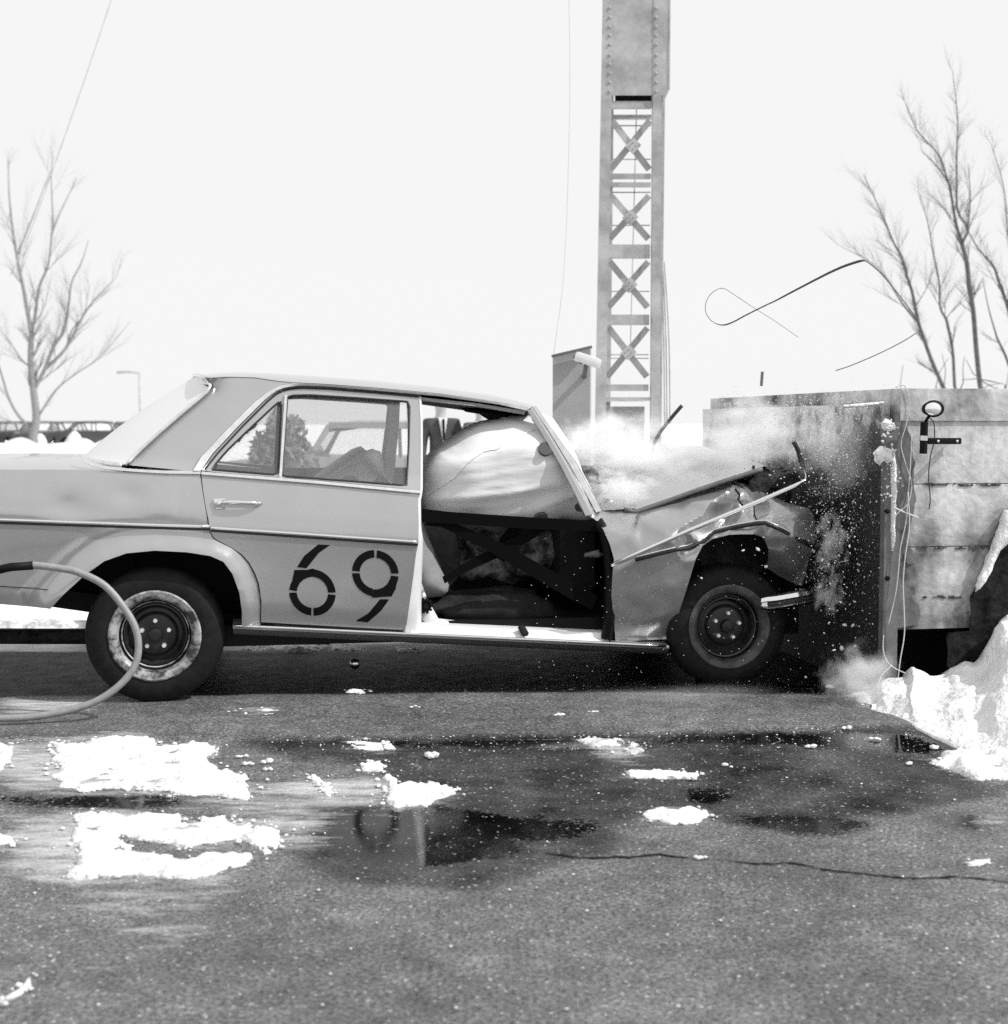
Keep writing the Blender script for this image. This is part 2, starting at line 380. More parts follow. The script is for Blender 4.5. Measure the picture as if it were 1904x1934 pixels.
# ================================================================== SETTING
def pin(p, poly):
    c = False; j = len(poly) - 1
    for i in range(len(poly)):
        if (poly[i][1] > p[1]) != (poly[j][1] > p[1]) and p[0] < (poly[j][0] - poly[i][0]) * (p[1] - poly[i][1]) / (poly[j][1] - poly[i][1]) + poly[i][0]: c = not c
        j = i
    return c
def ground_mat():
    m = bpy.data.materials.new('worn_asphalt'); m.use_nodes = True; t = m.node_tree; b = t.nodes['Principled BSDF']; N = t.nodes.new; L = t.links.new
    tc = N('ShaderNodeTexCoord'); aw = N('ShaderNodeAttribute'); aw.attribute_name = 'wet'; asl = N('ShaderNodeAttribute'); asl.attribute_name = 'slush'
    def nz(s, d=6, r=.6, mp=None):
        k = N('ShaderNodeTexNoise'); k.inputs['Scale'].default_value = s; k.inputs['Detail'].default_value = d; k.inputs['Roughness'].default_value = r
        src = tc.outputs['Object']
        if mp: q = N('ShaderNodeMapping'); q.inputs['Scale'].default_value = mp; L(src, q.inputs[0]); src = q.outputs[0]
        L(src, k.inputs[0]); return k.outputs[0]
    def mr(i, a, b_, c, d):
        k = N('ShaderNodeMapRange'); k.inputs[1].default_value = a; k.inputs[2].default_value = b_; k.inputs[3].default_value = c; k.inputs[4].default_value = d; L(i, k.inputs[0]); return k.outputs[0]
    def mth(op, a, b_):
        k = N('ShaderNodeMath'); k.operation = op
        for i, x in enumerate((a, b_)):
            if isinstance(x, (int, float)): k.inputs[i].default_value = x
            else: L(x, k.inputs[i])
        return k.outputs[0]
    n_big = nz(0.9, 6); n_mid = nz(9, 8, .7); n_fine = nz(85, 4, .7); n_str = nz(2.6, 9, .75, (1.3, 4.2, 1)); n_edge = nz(6, 6, .7); n_lo = nz(2.6, 4, .6)
    # wetness, broken up at its edge
    wet = mr(mth('ADD', mth('ADD', mth('ADD', aw.outputs['Fac'], mth('MULTIPLY', mth('SUBTRACT', n_edge, .5), .9)), mth('MULTIPLY', mth('SUBTRACT', nz(60, 3), .5), 1.1)), mth('MULTIPLY', mth('SUBTRACT', n_lo, .5), 1.0)), .36, .80, 0, 1)
    # dry: aggregate grey; wet: dark
    dry = mr(nz(75, 5, .8), .38, .64, .018, .27)
    dry = mth('MULTIPLY', dry, mr(n_mid, .3, .7, .6, 1.4))
    dry = mth('MULTIPLY', mth('MULTIPLY', dry, mr(n_big, .3, .7, .62, 1.45)), mr(n_edge, .3, .7, .8, 1.2))
    col = mth('MULTIPLY', dry, mr(wet, 0, 1, 1, .16))
    ad_ = N('ShaderNodeAttribute'); ad_.attribute_name = 'damp_shade'; dm = mr(mth('ADD', mth('ADD', ad_.outputs['Fac'], mth('MULTIPLY', mth('SUBTRACT', n_edge, .5), .7)), mth('MULTIPLY', mth('SUBTRACT', n_lo, .5), 1.0)), .12, 1.0, 0, 1)
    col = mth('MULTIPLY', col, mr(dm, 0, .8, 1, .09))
    col = mth('MULTIPLY', col, mr(ad_.outputs['Fac'], 1.0, 1.8, 1, .04))  # below the car its cast shadow is darkened into the asphalt colour
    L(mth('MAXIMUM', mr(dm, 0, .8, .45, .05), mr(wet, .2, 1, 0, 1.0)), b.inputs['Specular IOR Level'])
    # tyre tread smears and pale stones
    vo = N('ShaderNodeTexVoronoi'); vo.inputs['Scale'].default_value = 48; L(tc.outputs['Object'], vo.inputs[0])
    st_ = mth('MULTIPLY', mr(vo.outputs['Distance'], .16, .26, 1, 0), mr(nz(40, 1), .54, .58, 0, 1))
    col = mth('ADD', col, mth('MULTIPLY', st_, .42))
    sl = mr(mth('ADD', asl.outputs['Fac'], mth('MULTIPLY', mth('SUBTRACT', n_str, .5), 2.0)), .34, 1.0, 0, .9)
    mx = N('ShaderNodeMix'); mx.data_type = 'FLOAT'; L(sl, mx.inputs[0]); L(col, mx.inputs[2]); mx.inputs[3].default_value = .75
    cc = N('ShaderNodeCombineColor')
    for i in range(3): L(mx.outputs[0], cc.inputs[i])
    L(cc.outputs[0], b.inputs['Base Color'])
    rg = N('ShaderNodeMix'); rg.data_type = 'FLOAT'; L(wet, rg.inputs[0]); L(mr(n_mid, .3, .7, .38, .55), rg.inputs[2]); rg.inputs[3].default_value = .03
    rg2 = N('ShaderNodeMix'); rg2.data_type = 'FLOAT'; L(sl, rg2.inputs[0]); L(rg.outputs[0], rg2.inputs[2]); rg2.inputs[3].default_value = .7
    L(rg2.outputs[0], b.inputs['Roughness'])
    bp = N('ShaderNodeBump'); bp.inputs['Distance'].default_value = .010
    L(mr(wet, 0, 1, 1.0, .012), bp.inputs['Strength']); L(mth('ADD', n_fine, mth('MULTIPLY', n_mid, .8)), bp.inputs['Height'])
    L(bp.outputs[0], b.inputs['Normal'])
    return m
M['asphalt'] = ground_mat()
px = lambda u, v: G(u, v)
def gpoly(pts): return [(G(u, v).x, G(u, v).y) for u, v in pts]
z3 = lambda L: [(x * .5, 1284.4 + y * .5) for x, y in L]            # zoom of the lower left
z4 = lambda L: [(952 + x * .5, 1284.4 + y * .5) for x, y in L]      # lower right
zs = lambda L: [(x * .3572, 1344.9 + y * .3572) for x, y in L]
z5 = lambda L: [(1473 + x * .43, 680 + y * .43) for x, y in L]
WET = [[(600, 1398), (1100, 1391), (1560, 1380), (1760, 1388), (1830, 1425), (1700, 1430), (1500, 1412), (1300, 1405), (1150, 1425), (1000, 1415), (800, 1420)],
       [(590, 1540), (700, 1515), (800, 1505), (900, 1530), (1010, 1540), (1160, 1540), (1160, 1580), (1040, 1590), (1000, 1620), (880, 1640), (790, 1655), (690, 1650), (620, 1600)],
       [(1260, 1478), (1330, 1475), (1420, 1505), (1350, 1530), (1260, 1520)],
       [(1330, 1530), (1580, 1540), (1720, 1560), (1560, 1585), (1400, 1565)],
       [(1740, 1530), (1900, 1535), (1890, 1580), (1780, 1570)],
       [(720, 1430), (800, 1428), (860, 1455), (760, 1470)],
       [(780, 1738), (830, 1735), (825, 1800), (790, 1790)],
       [(-100, 1500), (330, 1500), (420, 1520), (300, 1532), (-100, 1525)]]
SLUSH = [(zs([(0, 150), (300, 160), (310, 400), (200, 420), (0, 440)]), .75), (zs([(0, 540), (400, 550), (410, 800), (300, 880), (0, 890)]), .72),
         (z3([(1050, 380), (1450, 370), (1460, 470), (1300, 480), (1180, 450), (980, 430)]), .78), (z3([(700, 440), (1400, 480), (1330, 520), (820, 520)]), .45),
         ([(0, 1322), (190, 1322), (180, 1350), (0, 1352)], .85), ([(100, 1660), (330, 1640), (520, 1680), (300, 1830), (180, 1850)], .38),
         ([(500, 1520), (620, 1530), (640, 1600), (540, 1620)], .6), (z4([(1750, 500), (1904, 500), (1904, 600), (1780, 580)]), .6),
         ([(1100, 1395), (1220, 1395), (1210, 1445), (1120, 1440)], .55), ([(-60, 1160), (155, 1160), (155, 1236), (-60, 1236)], .75), ([(430, 1205), (900, 1205), (900, 1236), (430, 1238)], .6)]
UNDER_SHADE = gpoly([(-300, 1238), (440, 1234), (700, 1222), (1640, 1195), (1700, 1290), (1640, 1316), (1100, 1310), (600, 1313), (-300, 1324)])  # outline of the painted shadow under the car
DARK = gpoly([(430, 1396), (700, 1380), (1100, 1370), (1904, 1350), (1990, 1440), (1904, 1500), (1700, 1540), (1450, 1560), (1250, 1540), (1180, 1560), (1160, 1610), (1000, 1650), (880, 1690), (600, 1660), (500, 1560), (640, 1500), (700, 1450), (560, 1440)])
WETG = [gpoly(p) for p in WET]; SLG = [(gpoly(p), a) for p, a in SLUSH]
def near_ground():
    x0, x1, y0, y1, s = -3.6, 3.6, 2.4, 9.6, 0.036
    nx = int((x1 - x0) / s); ny = int((y1 - y0) / s); vs_ = []; wet = []; sl = []; damp_shade = []
    edge = [(G(u, v).x, G(u, v).y) for u, v in ((-200, 1402), (300, 1398), (700, 1395), (1100, 1388), (1500, 1378), (1904, 1370), (2300, 1362))]
    crack = [(G(u, v).x, G(u, v).y) for u, v in ((1030, 1612), (1120, 1622), (1240, 1617), (1380, 1630), (1500, 1632), (1560, 1645), (1650, 1655), (1730, 1662), (1800, 1658), (1904, 1667), (2100, 1672))]
    for j in range(ny + 1):
        for i in range(nx + 1):
            x = x0 + i * s; y = y0 + j * s
            ye = interp(edge, x) + noise.noise(Vector((x * 9, 0, 0))) * .012
            z = 0.012 / (1 + math.exp(-(y - ye) * 120)) + noise.noise(Vector((x * .7, y * .7, 0))) * .006
            if x > crack[0][0]:
                yc = interp(crack, x) + noise.noise(Vector((x * 7, 3, 0))) * .03
                z -= 0
            vs_.append((x, y, z))
            wv = 0.0
            for p in WETG:
                if pin((x, y), p): wv = 1.0
            if y > ye: wv = 0.0 if wv < 2 else wv
            wet.append(wv); damp_shade.append(2.0 if pin((x, y), UNDER_SHADE) else (.62 if (y < ye and pin((x, y), DARK)) else 0.0))
            a = 0
            for p, k in SLG:
                if pin((x, y), p): a = max(a, k)
            sl.append(a)
    W_ = nx + 1
    def blur(A, it):
        for _ in range(it):
            Bq = A[:]
            for j in range(1, ny):
                for i in range(1, nx):
                    k = j * W_ + i; Bq[k] = (A[k] * 2 + A[k - 1] + A[k + 1] + A[k - W_] + A[k + W_]) / 6
            A = Bq
        return A
    wet = blur(wet, 10); sl = blur(sl, 9); damp_shade = blur(damp_shade, 3)
    fc = [(j * W_ + i, j * W_ + i + 1, (j + 1) * W_ + i + 1, (j + 1) * W_ + i) for j in range(ny) for i in range(nx)]
    me = bpy.data.meshes.new('road'); me.from_pydata(vs_, [], fc)
    for p in me.polygons: p.use_smooth = True
    for nm, A in (('wet', wet), ('slush', sl), ('damp_shade', damp_shade)):
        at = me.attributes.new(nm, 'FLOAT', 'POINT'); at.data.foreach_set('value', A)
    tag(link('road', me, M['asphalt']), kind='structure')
def crack():
    pts = [(G(u, v).x, G(u, v).y) for u, v in ((1030, 1612), (1120, 1622), (1240, 1617), (1380, 1630), (1500, 1632), (1560, 1645), (1650, 1655), (1730, 1662), (1800, 1658), (1904, 1667), (2100, 1672))]
    bm = bmesh.new(); prev = None; rnd = random.Random(4); x = pts[0][0]
    while x < pts[-1][0]:
        y = interp(pts, x) + noise.noise(Vector((x * 7, 3, 0))) * .03 + noise.noise(Vector((x * 30, 9, 0))) * .012; h_ = rnd.uniform(.003, .009) * (1 if noise.noise(Vector((x * 4, 0, 2))) > -.25 else .3)
        z = .0035 + noise.noise(Vector((x * .7, y * .7, 0))) * .006
        a, b_ = bm.verts.new((x, y - h_, z)), bm.verts.new((x, y + h_, z))
        if prev: bm.faces.new((prev[0], a, b_, prev[1]))
        prev = (a, b_); x += rnd.uniform(.012, .03)
    tag(fin('road_crack', bm, M['black'], None, False), kind='structure')
crack()
bm = bmesh.new()
vsx = [bm.verts.new(p) for p in ((-900, -60, -.03), (900, -60, -.03), (900, 2000, -.03), (-900, 2000, -.03))]; bm.faces.new(vsx)
tag(fin('ground', bm, M['asphalt'], None, False), kind='structure')
# snow field beyond the paved area
def snow_field():
    bm = bmesh.new(); rows = []
    ys = [9.2 + k * .35 for k in range(16)] + [15, 17, 20, 24, 30, 40, 55, 80, 120, 200, 400, 900, 1900]
    for y in ys:
        half = 8 + y * .75 if y > 14 else 18
        n = 70; r = []
        for i in range(n + 1):
            x = lerp(-half, half, i / n)
            z = .015 + .05 * noise.noise(Vector((x * .5, y * .5, 0))) + .03 * noise.noise(Vector((x * 2, y * 2, 4)))
            if y <= ys[0]: z = -.06
            elif y < 10: z = -.01 + .06 * noise.noise(Vector((x * 1.5, y * 2, 0)))
            if 30 < y < 70: z += .1 + .15 * noise.noise(Vector((x * .15, y * .15, 3)))
            r.append((x, y, z))
        rows.append(r)
    b, _ = loft(rows); tag(fin('snow_field', b, M['snow'], None, True), kind='structure')
snow_field()
# thick snow lumps and patches on the asphalt
PATCHES = []
def ground_patch(outline, height, label, m='snow', step=9, holes=(), rag=.03, name='snow_patch', group=None):
    g = gpoly(outline); PATCHES.append(g); scale = 0.0021 * step
    def jig(poly):
        out = []
        for i, p in enumerate(poly):
            q = poly[(i + 1) % len(poly)]; L = math.hypot(q[0] - p[0], q[1] - p[1]); k = max(1, int(L / .016))
            for j in range(k):
                x, y = lerp(p[0], q[0], j / k), lerp(p[1], q[1], j / k); d = noise.noise_vector(Vector((x * 11, y * 11, 1)))
                d2 = noise.noise_vector(Vector((x * 34, y * 34, 5))) + noise.noise_vector(Vector((x * 90, y * 90, 2))) * .5
                out.append((x + (d.x + d2.x * .5) * rag, y + (d.y + d2.y * .5) * rag * 1.3))
        return out
    gg = jig(g); hh = [jig(gpoly(h)) for h in holes]
    P2, faces = tri_region(gg, holes=hh, step=scale)
    allp = [p for l in [gg] + hh for p in l]
    bm = bmesh.new(); A = {}; B = {}
    for i in sorted({i for f in faces for i in f}):
        x, y = P2[i]; d = min(math.hypot(x - a, y - b) for a, b in allp)
        t = min(1, d / (height * 1.6 + .01)); t = math.sqrt(max(0, 1 - (1 - t) ** 2))
        ff = (.50 + .8 * noise.noise(Vector((x * 5, y * 5, 0))) + .7 * noise.noise(Vector((x * 16, y * 16, 7))) + .45 * noise.noise(Vector((x * 45, y * 45, 3))))
        z = .004 + height * t * ff if ff > .10 else -.006 - .02 * min(.3, .10 - ff)
        A[i] = bm.verts.new((x, y, z)); B[i] = bm.verts.new((x, y, -.012))
    cnt = {}
    for f in faces:
        try: bm.faces.new([A[i] for i in f]); bm.faces.new([B[i] for i in reversed(f)])
        except ValueError: continue
        for a, b in ((f[0], f[1]), (f[1], f[2]), (f[2], f[0])): cnt.setdefault((min(a, b), max(a, b)), []).append((a, b))
    for l in cnt.values():
        if len(l) == 1:
            a, b = l[0]
            try: bm.faces.new((A[b], A[a], B[a], B[b]))
            except ValueError: pass
    return tag(fin(name, bm, M[m], None, True), label, 'snow patch', group or 'snow patches left on the wet asphalt')
ground_patch(zs([(300, 160), (380, 175), (450, 180), (510, 140), (640, 135), (760, 150), (840, 160), (840, 185), (1000, 180), (1040, 170), (1165, 185), (1135, 240), (1080, 250), (1110, 290), (1230, 320), (1275, 345), (1320, 390), (1325, 465), (1180, 455), (1050, 450), (905, 450), (930, 430), (800, 410), (740, 425), (690, 400), (640, 425), (560, 400), (440, 435), (380, 400), (330, 400), (310, 330), (290, 230)]),
             .02, 'largest white snow patch, just in front of the rear wheel', holes=[zs([(850, 265), (900, 262), (945, 275), (940, 298), (890, 295)])])
ground_patch(zs([(365, 545), (440, 535), (520, 545), (700, 550), (890, 545), (970, 590), (1050, 590), (1065, 570), (1200, 555), (1300, 600), (1380, 580), (1455, 600), (1465, 680), (1495, 740), (1400, 745), (1390, 710), (1250, 680), (1100, 700), (980, 735), (900, 710), (820, 690), (700, 660), (600, 650), (690, 720), (700, 755), (740, 765), (1000, 770), (1200, 765), (1320, 765), (1310, 800), (1180, 830), (1140, 860), (1070, 880), (800, 875), (600, 870), (310, 880), (400, 830), (415, 790), (400, 700), (415, 600)]),
             .024, 'forked snow patch nearest the camera on the left, with two arms', holes=[zs([(900, 620), (980, 600), (1050, 605), (1045, 635), (930, 640)]), zs([(575, 715), (620, 705), (645, 730), (620, 745), (585, 740)])])
ground_patch(z3([(1440, 368), (1480, 375), (1500, 395), (1600, 400), (1650, 395), (1730, 420), (1650, 450), (1600, 475), (1500, 485), (1465, 470), (1455, 420)]), .032, 'arrowhead shaped snow chunk below the number on the door')
ground_patch(z3([(1370, 335), (1380, 315), (1440, 310), (1455, 322), (1450, 352), (1380, 352)]), .026, 'small round snow lump behind the arrowhead shaped chunk')
ground_patch(z3([(1165, 362), (1200, 368), (1240, 400), (1252, 442), (1232, 437), (1200, 400)]), .02, 'thin slanting sliver of snow between the big patch and the arrowhead', rag=.008)
ground_patch(z3([(1320, 238), (1380, 230), (1470, 240), (1490, 262), (1420, 270), (1340, 266)]), .012, 'flat snow scrap on the dark slab edge under the door')
ground_patch(z3([(-60, 240), (40, 240), (45, 270), (30, 300), (0, 340), (-60, 340)]), .03, 'snow patch cut by the left border level with the rear tyre')
ground_patch(z3([(-60, 595), (50, 600), (52, 626), (-60, 630)]), .03, 'small snow patch at the left border beside the forked patch')
ground_patch(z4([(455, 345), (600, 348), (730, 355), (735, 370), (600, 377), (480, 372)]), .012, 'long thin snow streak under the front door opening', rag=.008)
ground_patch(z4([(510, 502), (600, 488), (720, 495), (780, 515), (740, 542), (650, 549), (560, 532)]), .02, 'oval snow patch closest to the cracked asphalt')
ground_patch(z4([(290, 225), (330, 220), (420, 230), (430, 245), (360, 255), (300, 245)]), .01, 'grey crusted snow scrap left of the thin streak', 'snow_dirty')
ground_patch(z4([(470, 240), (505, 245), (515, 268), (490, 285), (460, 270)]), .01, 'tiny crusted snow scrap above the thin streak', 'snow_dirty')
ground_patch(z4([(1610, 320), (1700, 285), (1800, 295), (1990, 270), (2000, 400), (1904, 385), (1800, 375), (1700, 350)]), .05, 'snow slab at the right border in front of the snow bank')
ground_patch([(440, 1345), (500, 1340), (540, 1347), (520, 1354), (460, 1352)], .01, 'flat snow scrap right of the rear tyre', 'snow_dirty', rag=.008)
ground_patch([(1280, 1312), (1325, 1311), (1330, 1317), (1290, 1318)], .012, 'flat snow scrap beside the front tyre', 'snow_dirty', rag=.006)
ground_patch([(650, 1311), (660, 1307), (690, 1306), (690, 1313), (655, 1315)], .03, 'snow crumb pile on the edge of the car shadow', rag=.006)
ground_patch([(1820, 1628), (1870, 1624), (1870, 1632), (1830, 1636)], .008, 'faint snow scrap near the right end of the crack', rag=.006)
ground_patch([(-60, 1900), (0, 1890), (30, 1872), (56, 1848), (56, 1866), (30, 1886), (-60, 1912)], .008, 'slim curved snow scrap in the bottom left corner', 'snow_dirty', rag=.008)
ground_patch([(-300, 1190), (100, 1172), (140, 1180), (150, 1200), (60, 1200), (-300, 1206)], .04, 'snow bank strip seen under the trunk of the car', m='snow_dirty')
ground_patch([(440, 1233), (500, 1212), (590, 1212), (660, 1224), (690, 1234), (600, 1236)], .03, 'snow ridge seen under the rear door sill', m='snow')
ground_patch([(745, 1224), (800, 1232), (795, 1238), (745, 1236)], .02, 'small pointed snow wedge under the sill near the pillar', rag=.006)
ground_patch([(1605, 1322), (1612, 1312), (1640, 1312), (1648, 1325), (1680, 1332), (1690, 1345), (1650, 1340), (1620, 1335)], .05, 'crumbly snow lump at the foot of the steel edge post')
for g_ in PATCHES:
    cx_ = sum(p[0] for p in g_) / len(g_); cy2 = sum(p[1] for p in g_) / len(g_)
    SLG.append(([(cx_ + (p[0] - cx_) * 1.10 + (.02 if p[0] > cx_ else -.02), cy2 + (p[1] - cy2) * 1.12 + (.03 if p[1] > cy2 else -.03)) for p in g_], .62))
near_ground()
def crumbs():
    bm = bmesh.new(); rnd = random.Random(3)
    def bit(x, y, r):
        res = bmesh.ops.create_icosphere(bm, subdivisions=1, radius=r)
        for v in res['verts']:
            v.co = Vector((v.co.x * rnd.uniform(.8, 1.6), v.co.y * rnd.uniform(.8, 1.5), v.co.z * .7)) ; v.co += Vector((x, y, .004 + r * .4))
    for k in range(330):
        u = rnd.uniform(-20, 1924); v = 1320 + 600 * rnd.random() ** 1.3
        p = G(u, v); 
        if v > 1320 and not (150 < u < 450 and v < 1340): bit(p.x, p.y, rnd.choice((.0015, .002, .002, .004)))
    for g in PATCHES:
        n_ = len(g)
        for i in range(n_):
            a, b_ = g[i], g[(i + 1) % n_]; L_ = math.hypot(b_[0] - a[0], b_[1] - a[1])
            for k in range(int(L_ / .018)):
                t = rnd.random(); q = abs(rnd.gauss(0, .03)); an = rnd.uniform(0, 6.28); bit(lerp(a[0], b_[0], t) + math.cos(an) * q, lerp(a[1], b_[1], t) + math.sin(an) * q, rnd.choice((.002, .003, .004, .006, .009)))
    for k in range(420):
        u = rnd.uniform(500, 1800); v = rnd.uniform(1330, 1420); p = G(u, v); bit(p.x, p.y, rnd.choice((.002, .002, .003, .004)))
    for (u, v, r) in ((812, 1432, .022), (1370, 1450, .012), (1529, 1414, .014), (1300, 1474, .016), (1600, 1378, .015), (1418, 1365, .010), (1055, 1354, .014), (1325, 1625, .009), (1763, 1415, .012), (1715, 1445, .016), (785, 1338, .012), (1120, 1348, .012), (500, 1443, .018), (505, 1455, .012), (470, 1445, .012), (1650, 1398, .014), (455, 1432, .012)):
        p = G(u, v)
        for q in range(4): bit(p.x + rnd.uniform(-.02, .02), p.y + rnd.uniform(-.015, .015), r * rnd.uniform(.5, 1))
    tag(fin('snow_crumbs', bm, M['snow'], None, True), kind='stuff')
crumbs()
# snow bank on the right, against the barrier
def snow_bank():
    ridge = [(1648, 1322), (1668, 1285), (1700, 1281), (1716, 1281), (1722, 1258), (1740, 1268), (1757, 1277), (1788, 1272), (1795, 1262), (1822, 1248), (1840, 1252), (1858, 1236), (1874, 1204), (1888, 1176), (1904, 1160), (1960, 1150), (2060, 1150), (2300, 1150)]
    foot = [(1600, 1332), (1640, 1348), (1680, 1354), (1720, 1372), (1760, 1393), (1800, 1412), (1840, 1428), (1870, 1436), (1904, 1446), (2000, 1470), (2400, 1560)]
    rows = []; us = [1640 + k * 3 for k in range(220)]
    for u in us:
        vr = interp(ridge, u); vf = interp(foot, u); f = G(u, vf); r_ = PW(u, vr, -.50); rr = W2(r_)
        col = []
        n = 40
        for k in range(n + 1):
            t = k / n; p = f.lerp(rr, t)
            hgt = rr.z * (t ** .8) ; p.z = max(hgt, -.01)
            p += noise.noise_vector(p * 3.2) * .05 * min(1, t * 3) * (1 if t < .95 else .25) + noise.noise_vector(p * 11) * .014 * min(1, t * 4) + noise.noise_vector(p * 30) * .004 * min(1, t * 6)
            if k == 0: p.z = -.02
            col.append(p)
        b_ = W2((r_[0], -.42, 0)); col.append(Vector((b_.x, b_.y, rr.z * .75))); col.append(Vector((b_.x, b_.y, -.05)))
        rows.append(col)
    b, _ = loft(rows); tag(fin('snow_bank', b, M['snow'], None, True), 'big white snow bank piled against the concrete barrier', 'snow bank')
snow_bank()
# ================================================================== CRASHED CAR
car = empty('crashed_sedan', O, YAW)
tag(car, 'silver four door sedan number 69 crumpled against the concrete barrier, front door missing', 'car')
WPROF = [(.30, .06), (.40, .015), (.50, -.015), (.66, -.03), (.84, -.045), (.868, -.05), (.885, -.045), (.94, -.036), (1.02, -.014), (1.08, .006), (1.115, .020), (1.135, .035), (1.16, .055), (1.50, .205), (1.60, .25)]
def zb(p): return p.z + .075 * p.x
def body_w(u, v, extra=0.0):
    ww = 0.0
    for _ in range(4): ww = interp(WPROF, zb(PW(u, v, ww))) + extra
    return ww
ARCH = [(95, 1150), (120, 1123), (158, 1088), (197, 1060), (239, 1045), (292, 1040), (352, 1043), (397, 1050), (422, 1061), (439, 1084), (452, 1119), (457, 1155), (458, 1200)]
def dpoly(p, L):
    dm = 1e9
    for a, b in zip(L, L[1:]):
        ax, ay = b[0] - a[0], b[1] - a[1]; q = ax * ax + ay * ay; t = max(0, min(1, ((p[0] - a[0]) * ax + (p[1] - a[1]) * ay) / q)); dm = min(dm, math.hypot(p[0] - a[0] - ax * t, p[1] - a[1] - ay * t))
    return dm
def side_pos(u, v, off=0.0):
    d = dpoly((u, v), ARCH)
    ex = -.038 * math.exp(-(d / 20) ** 2) + .012 * math.exp(-((d - 45) / 16) ** 2)
    e2 = 0
    if v > 905 and u < 330:   # shallow dents over the wheel
        e2 += .018 * math.exp(-(((u - 130) / 38) ** 2 + ((v - 955) / 22) ** 2)) + .014 * math.exp(-(((u - 245) / 28) ** 2 + ((v - 935) / 20) ** 2)) - .006 * math.exp(-(((u - 300) / 50) ** 2 + ((v - 960) / 30) ** 2))
    return PW(u, v, body_w(u, v, ex + e2 + off))
P = lambda u, v: side_pos(u, v)
# rear fender
DOOR_EDGE = [(379, 893), (384, 930), (390, 965), (395, 993), (397, 1003), (404, 1016), (422, 1026), (439, 1035), (457, 1047), (471, 1063), (482, 1083), (489, 1102), (494, 1137), (493, 1172)]
fen = [(-330, 889), (0, 887), (158, 887), (200, 890), (246, 892)] + [(378, 896)] + [(a - 1.2, b) for a, b in DOOR_EDGE[1:]] + [(492, 1182), (457, 1182)] + ARCH[::-1][1:] + [(60, 1146), (0, 1141), (-150, 1132), (-330, 1118)]
P2, fc = tri_region(fen, step=9)
rear_fender = shell('rear_fender', P2, fc, side_pos, M['paint'], car, .014)
rf2 = mirror_copy(rear_fender)
# C pillar
cp = [(238, 878), (262, 853), (300, 818), (345, 779), (380, 750), (395, 737), (399, 729), (394, 719), (388, 712), (430, 711), (480, 712), (527, 719), (560, 722), (545, 725), (527, 728), (505, 740), (477, 762), (427, 812), (377, 865), (363, 890)]
P2, fc = tri_region(cp, step=9)
def cp_pos(u, v):
    e = .05 * math.exp(-(dpoly((u, v), [(238, 878), (300, 818), (395, 737), (399, 729)]) / 18) ** 2)
    return PW(u, v, body_w(u, v, e))
mirror_copy(shell('rear_pillar', P2, fc, cp_pos, M['paint'], car, .02))
# roof
GUT = [(384, 714), (400, 713), (430, 712), (480, 713), (527, 720), (552, 722), (615, 725), (709, 732), (831, 743), (940, 758), (999, 769)]
TOP = [(369, 712), (385, 706), (402, 703), (459, 700), (521, 702), (615, 708), (709, 715), (831, 727), (940, 742), (1004, 762)]
rows = []; gutter = []
for k in range(41):
    u = lerp(388, 1000, k / 40); vg = interp(GUT, u); g = PW(u, vg, body_w(u, vg) - .004); gutter.append(g)
    ztop = 0
    for c_ in (0.45,):
        tpx = interp(TOP, u + 4); ztop = PW(u, tpx, c_).z
    endf = min(1, (k + .6) / 3, (40.6 - k) / 2.0)
    r = []
    for j in range(25):
        x = lerp(-1, 1, j / 24); ww = .83 + x * (.83 - g.y)
        hgt = (1 - abs(x) ** 3.0) ** .9
        bow = (1 - x * x) * .10
        s_ = g.x + (bow if k > 35 else 0) * (k - 35) / 5 * 1.0 - ((1 - x * x) * .09 * (4 - k) / 4 if k < 4 else 0)
        r.append((s_, ww, g.z + max(.01, (ztop - g.z)) * hgt * (.62 + .38 * endf)))
    rows.append(r)
b, V = loft(rows)
# thickness below for the headliner
b2 = bmesh.new(); loft([[(p[0], p[1] + (.03 if p[1] < .83 else -.03), p[2] - .035) for p in r] for r in rows], b2)
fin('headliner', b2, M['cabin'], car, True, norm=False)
fin('roof', b, M['paint'], car, True)
# drip rail (bright band) around the window
OUT = [(363, 889), (377, 864), (427, 811), (477, 761), (505, 739), (527, 727), (552, 723), (615, 726), (709, 733), (831, 744), (940, 758), (999, 769)]
INN = [(381, 889), (405, 855), (452, 805), (502, 755), (521, 739), (540, 732), (568, 728.5), (620, 730.5), (709, 738), (831, 749), (940, 764), (995, 776)]
def resamp(L, n):
    L = [Vector((a, b)) for a, b in L]; d = [0]
    for a, b in zip(L, L[1:]): d.append(d[-1] + (b - a).length)
    out = []
    for k in range(n):
        t = d[-1] * k / (n - 1); i = max(j for j in range(len(d)) if d[j] <= t + 1e-9); i = min(i, len(L) - 2)
        out.append(L[i].lerp(L[i + 1], (t - d[i]) / (d[i + 1] - d[i])))
    return out
def strip(name, A, B, off_a, off_b, m, bulge=.0, thick=.012, parent=car, n=50):
    A, B = resamp(A, n), resamp(B, n); rows = []
    for a, b in zip(A, B):
        r = []
        for t in (0, .12, .5, .88, 1):
            u, v = lerp(a.x, b.x, t), lerp(a.y, b.y, t); bl = bulge * (0 if t in (0, 1) else 1)
            r.append(PW(u, v, body_w(u, v, lerp(off_a, off_b, t) - bl)))
        p = r[-1]; q = r[0]
        r += [p + Vector((0, thick, 0)), q + Vector((0, thick, 0))]
        rows.append(r)
    bm, V = loft(rows, close=True)
    for e in (V[0], V[-1]):
        try: bm.faces.new(e)
        except ValueError: pass
    return fin(name, bm, m, parent, 40)
mirror_copy(strip('drip_rail', OUT, INN, -.012, -.004, M['chrome_dull'], .008, .03))
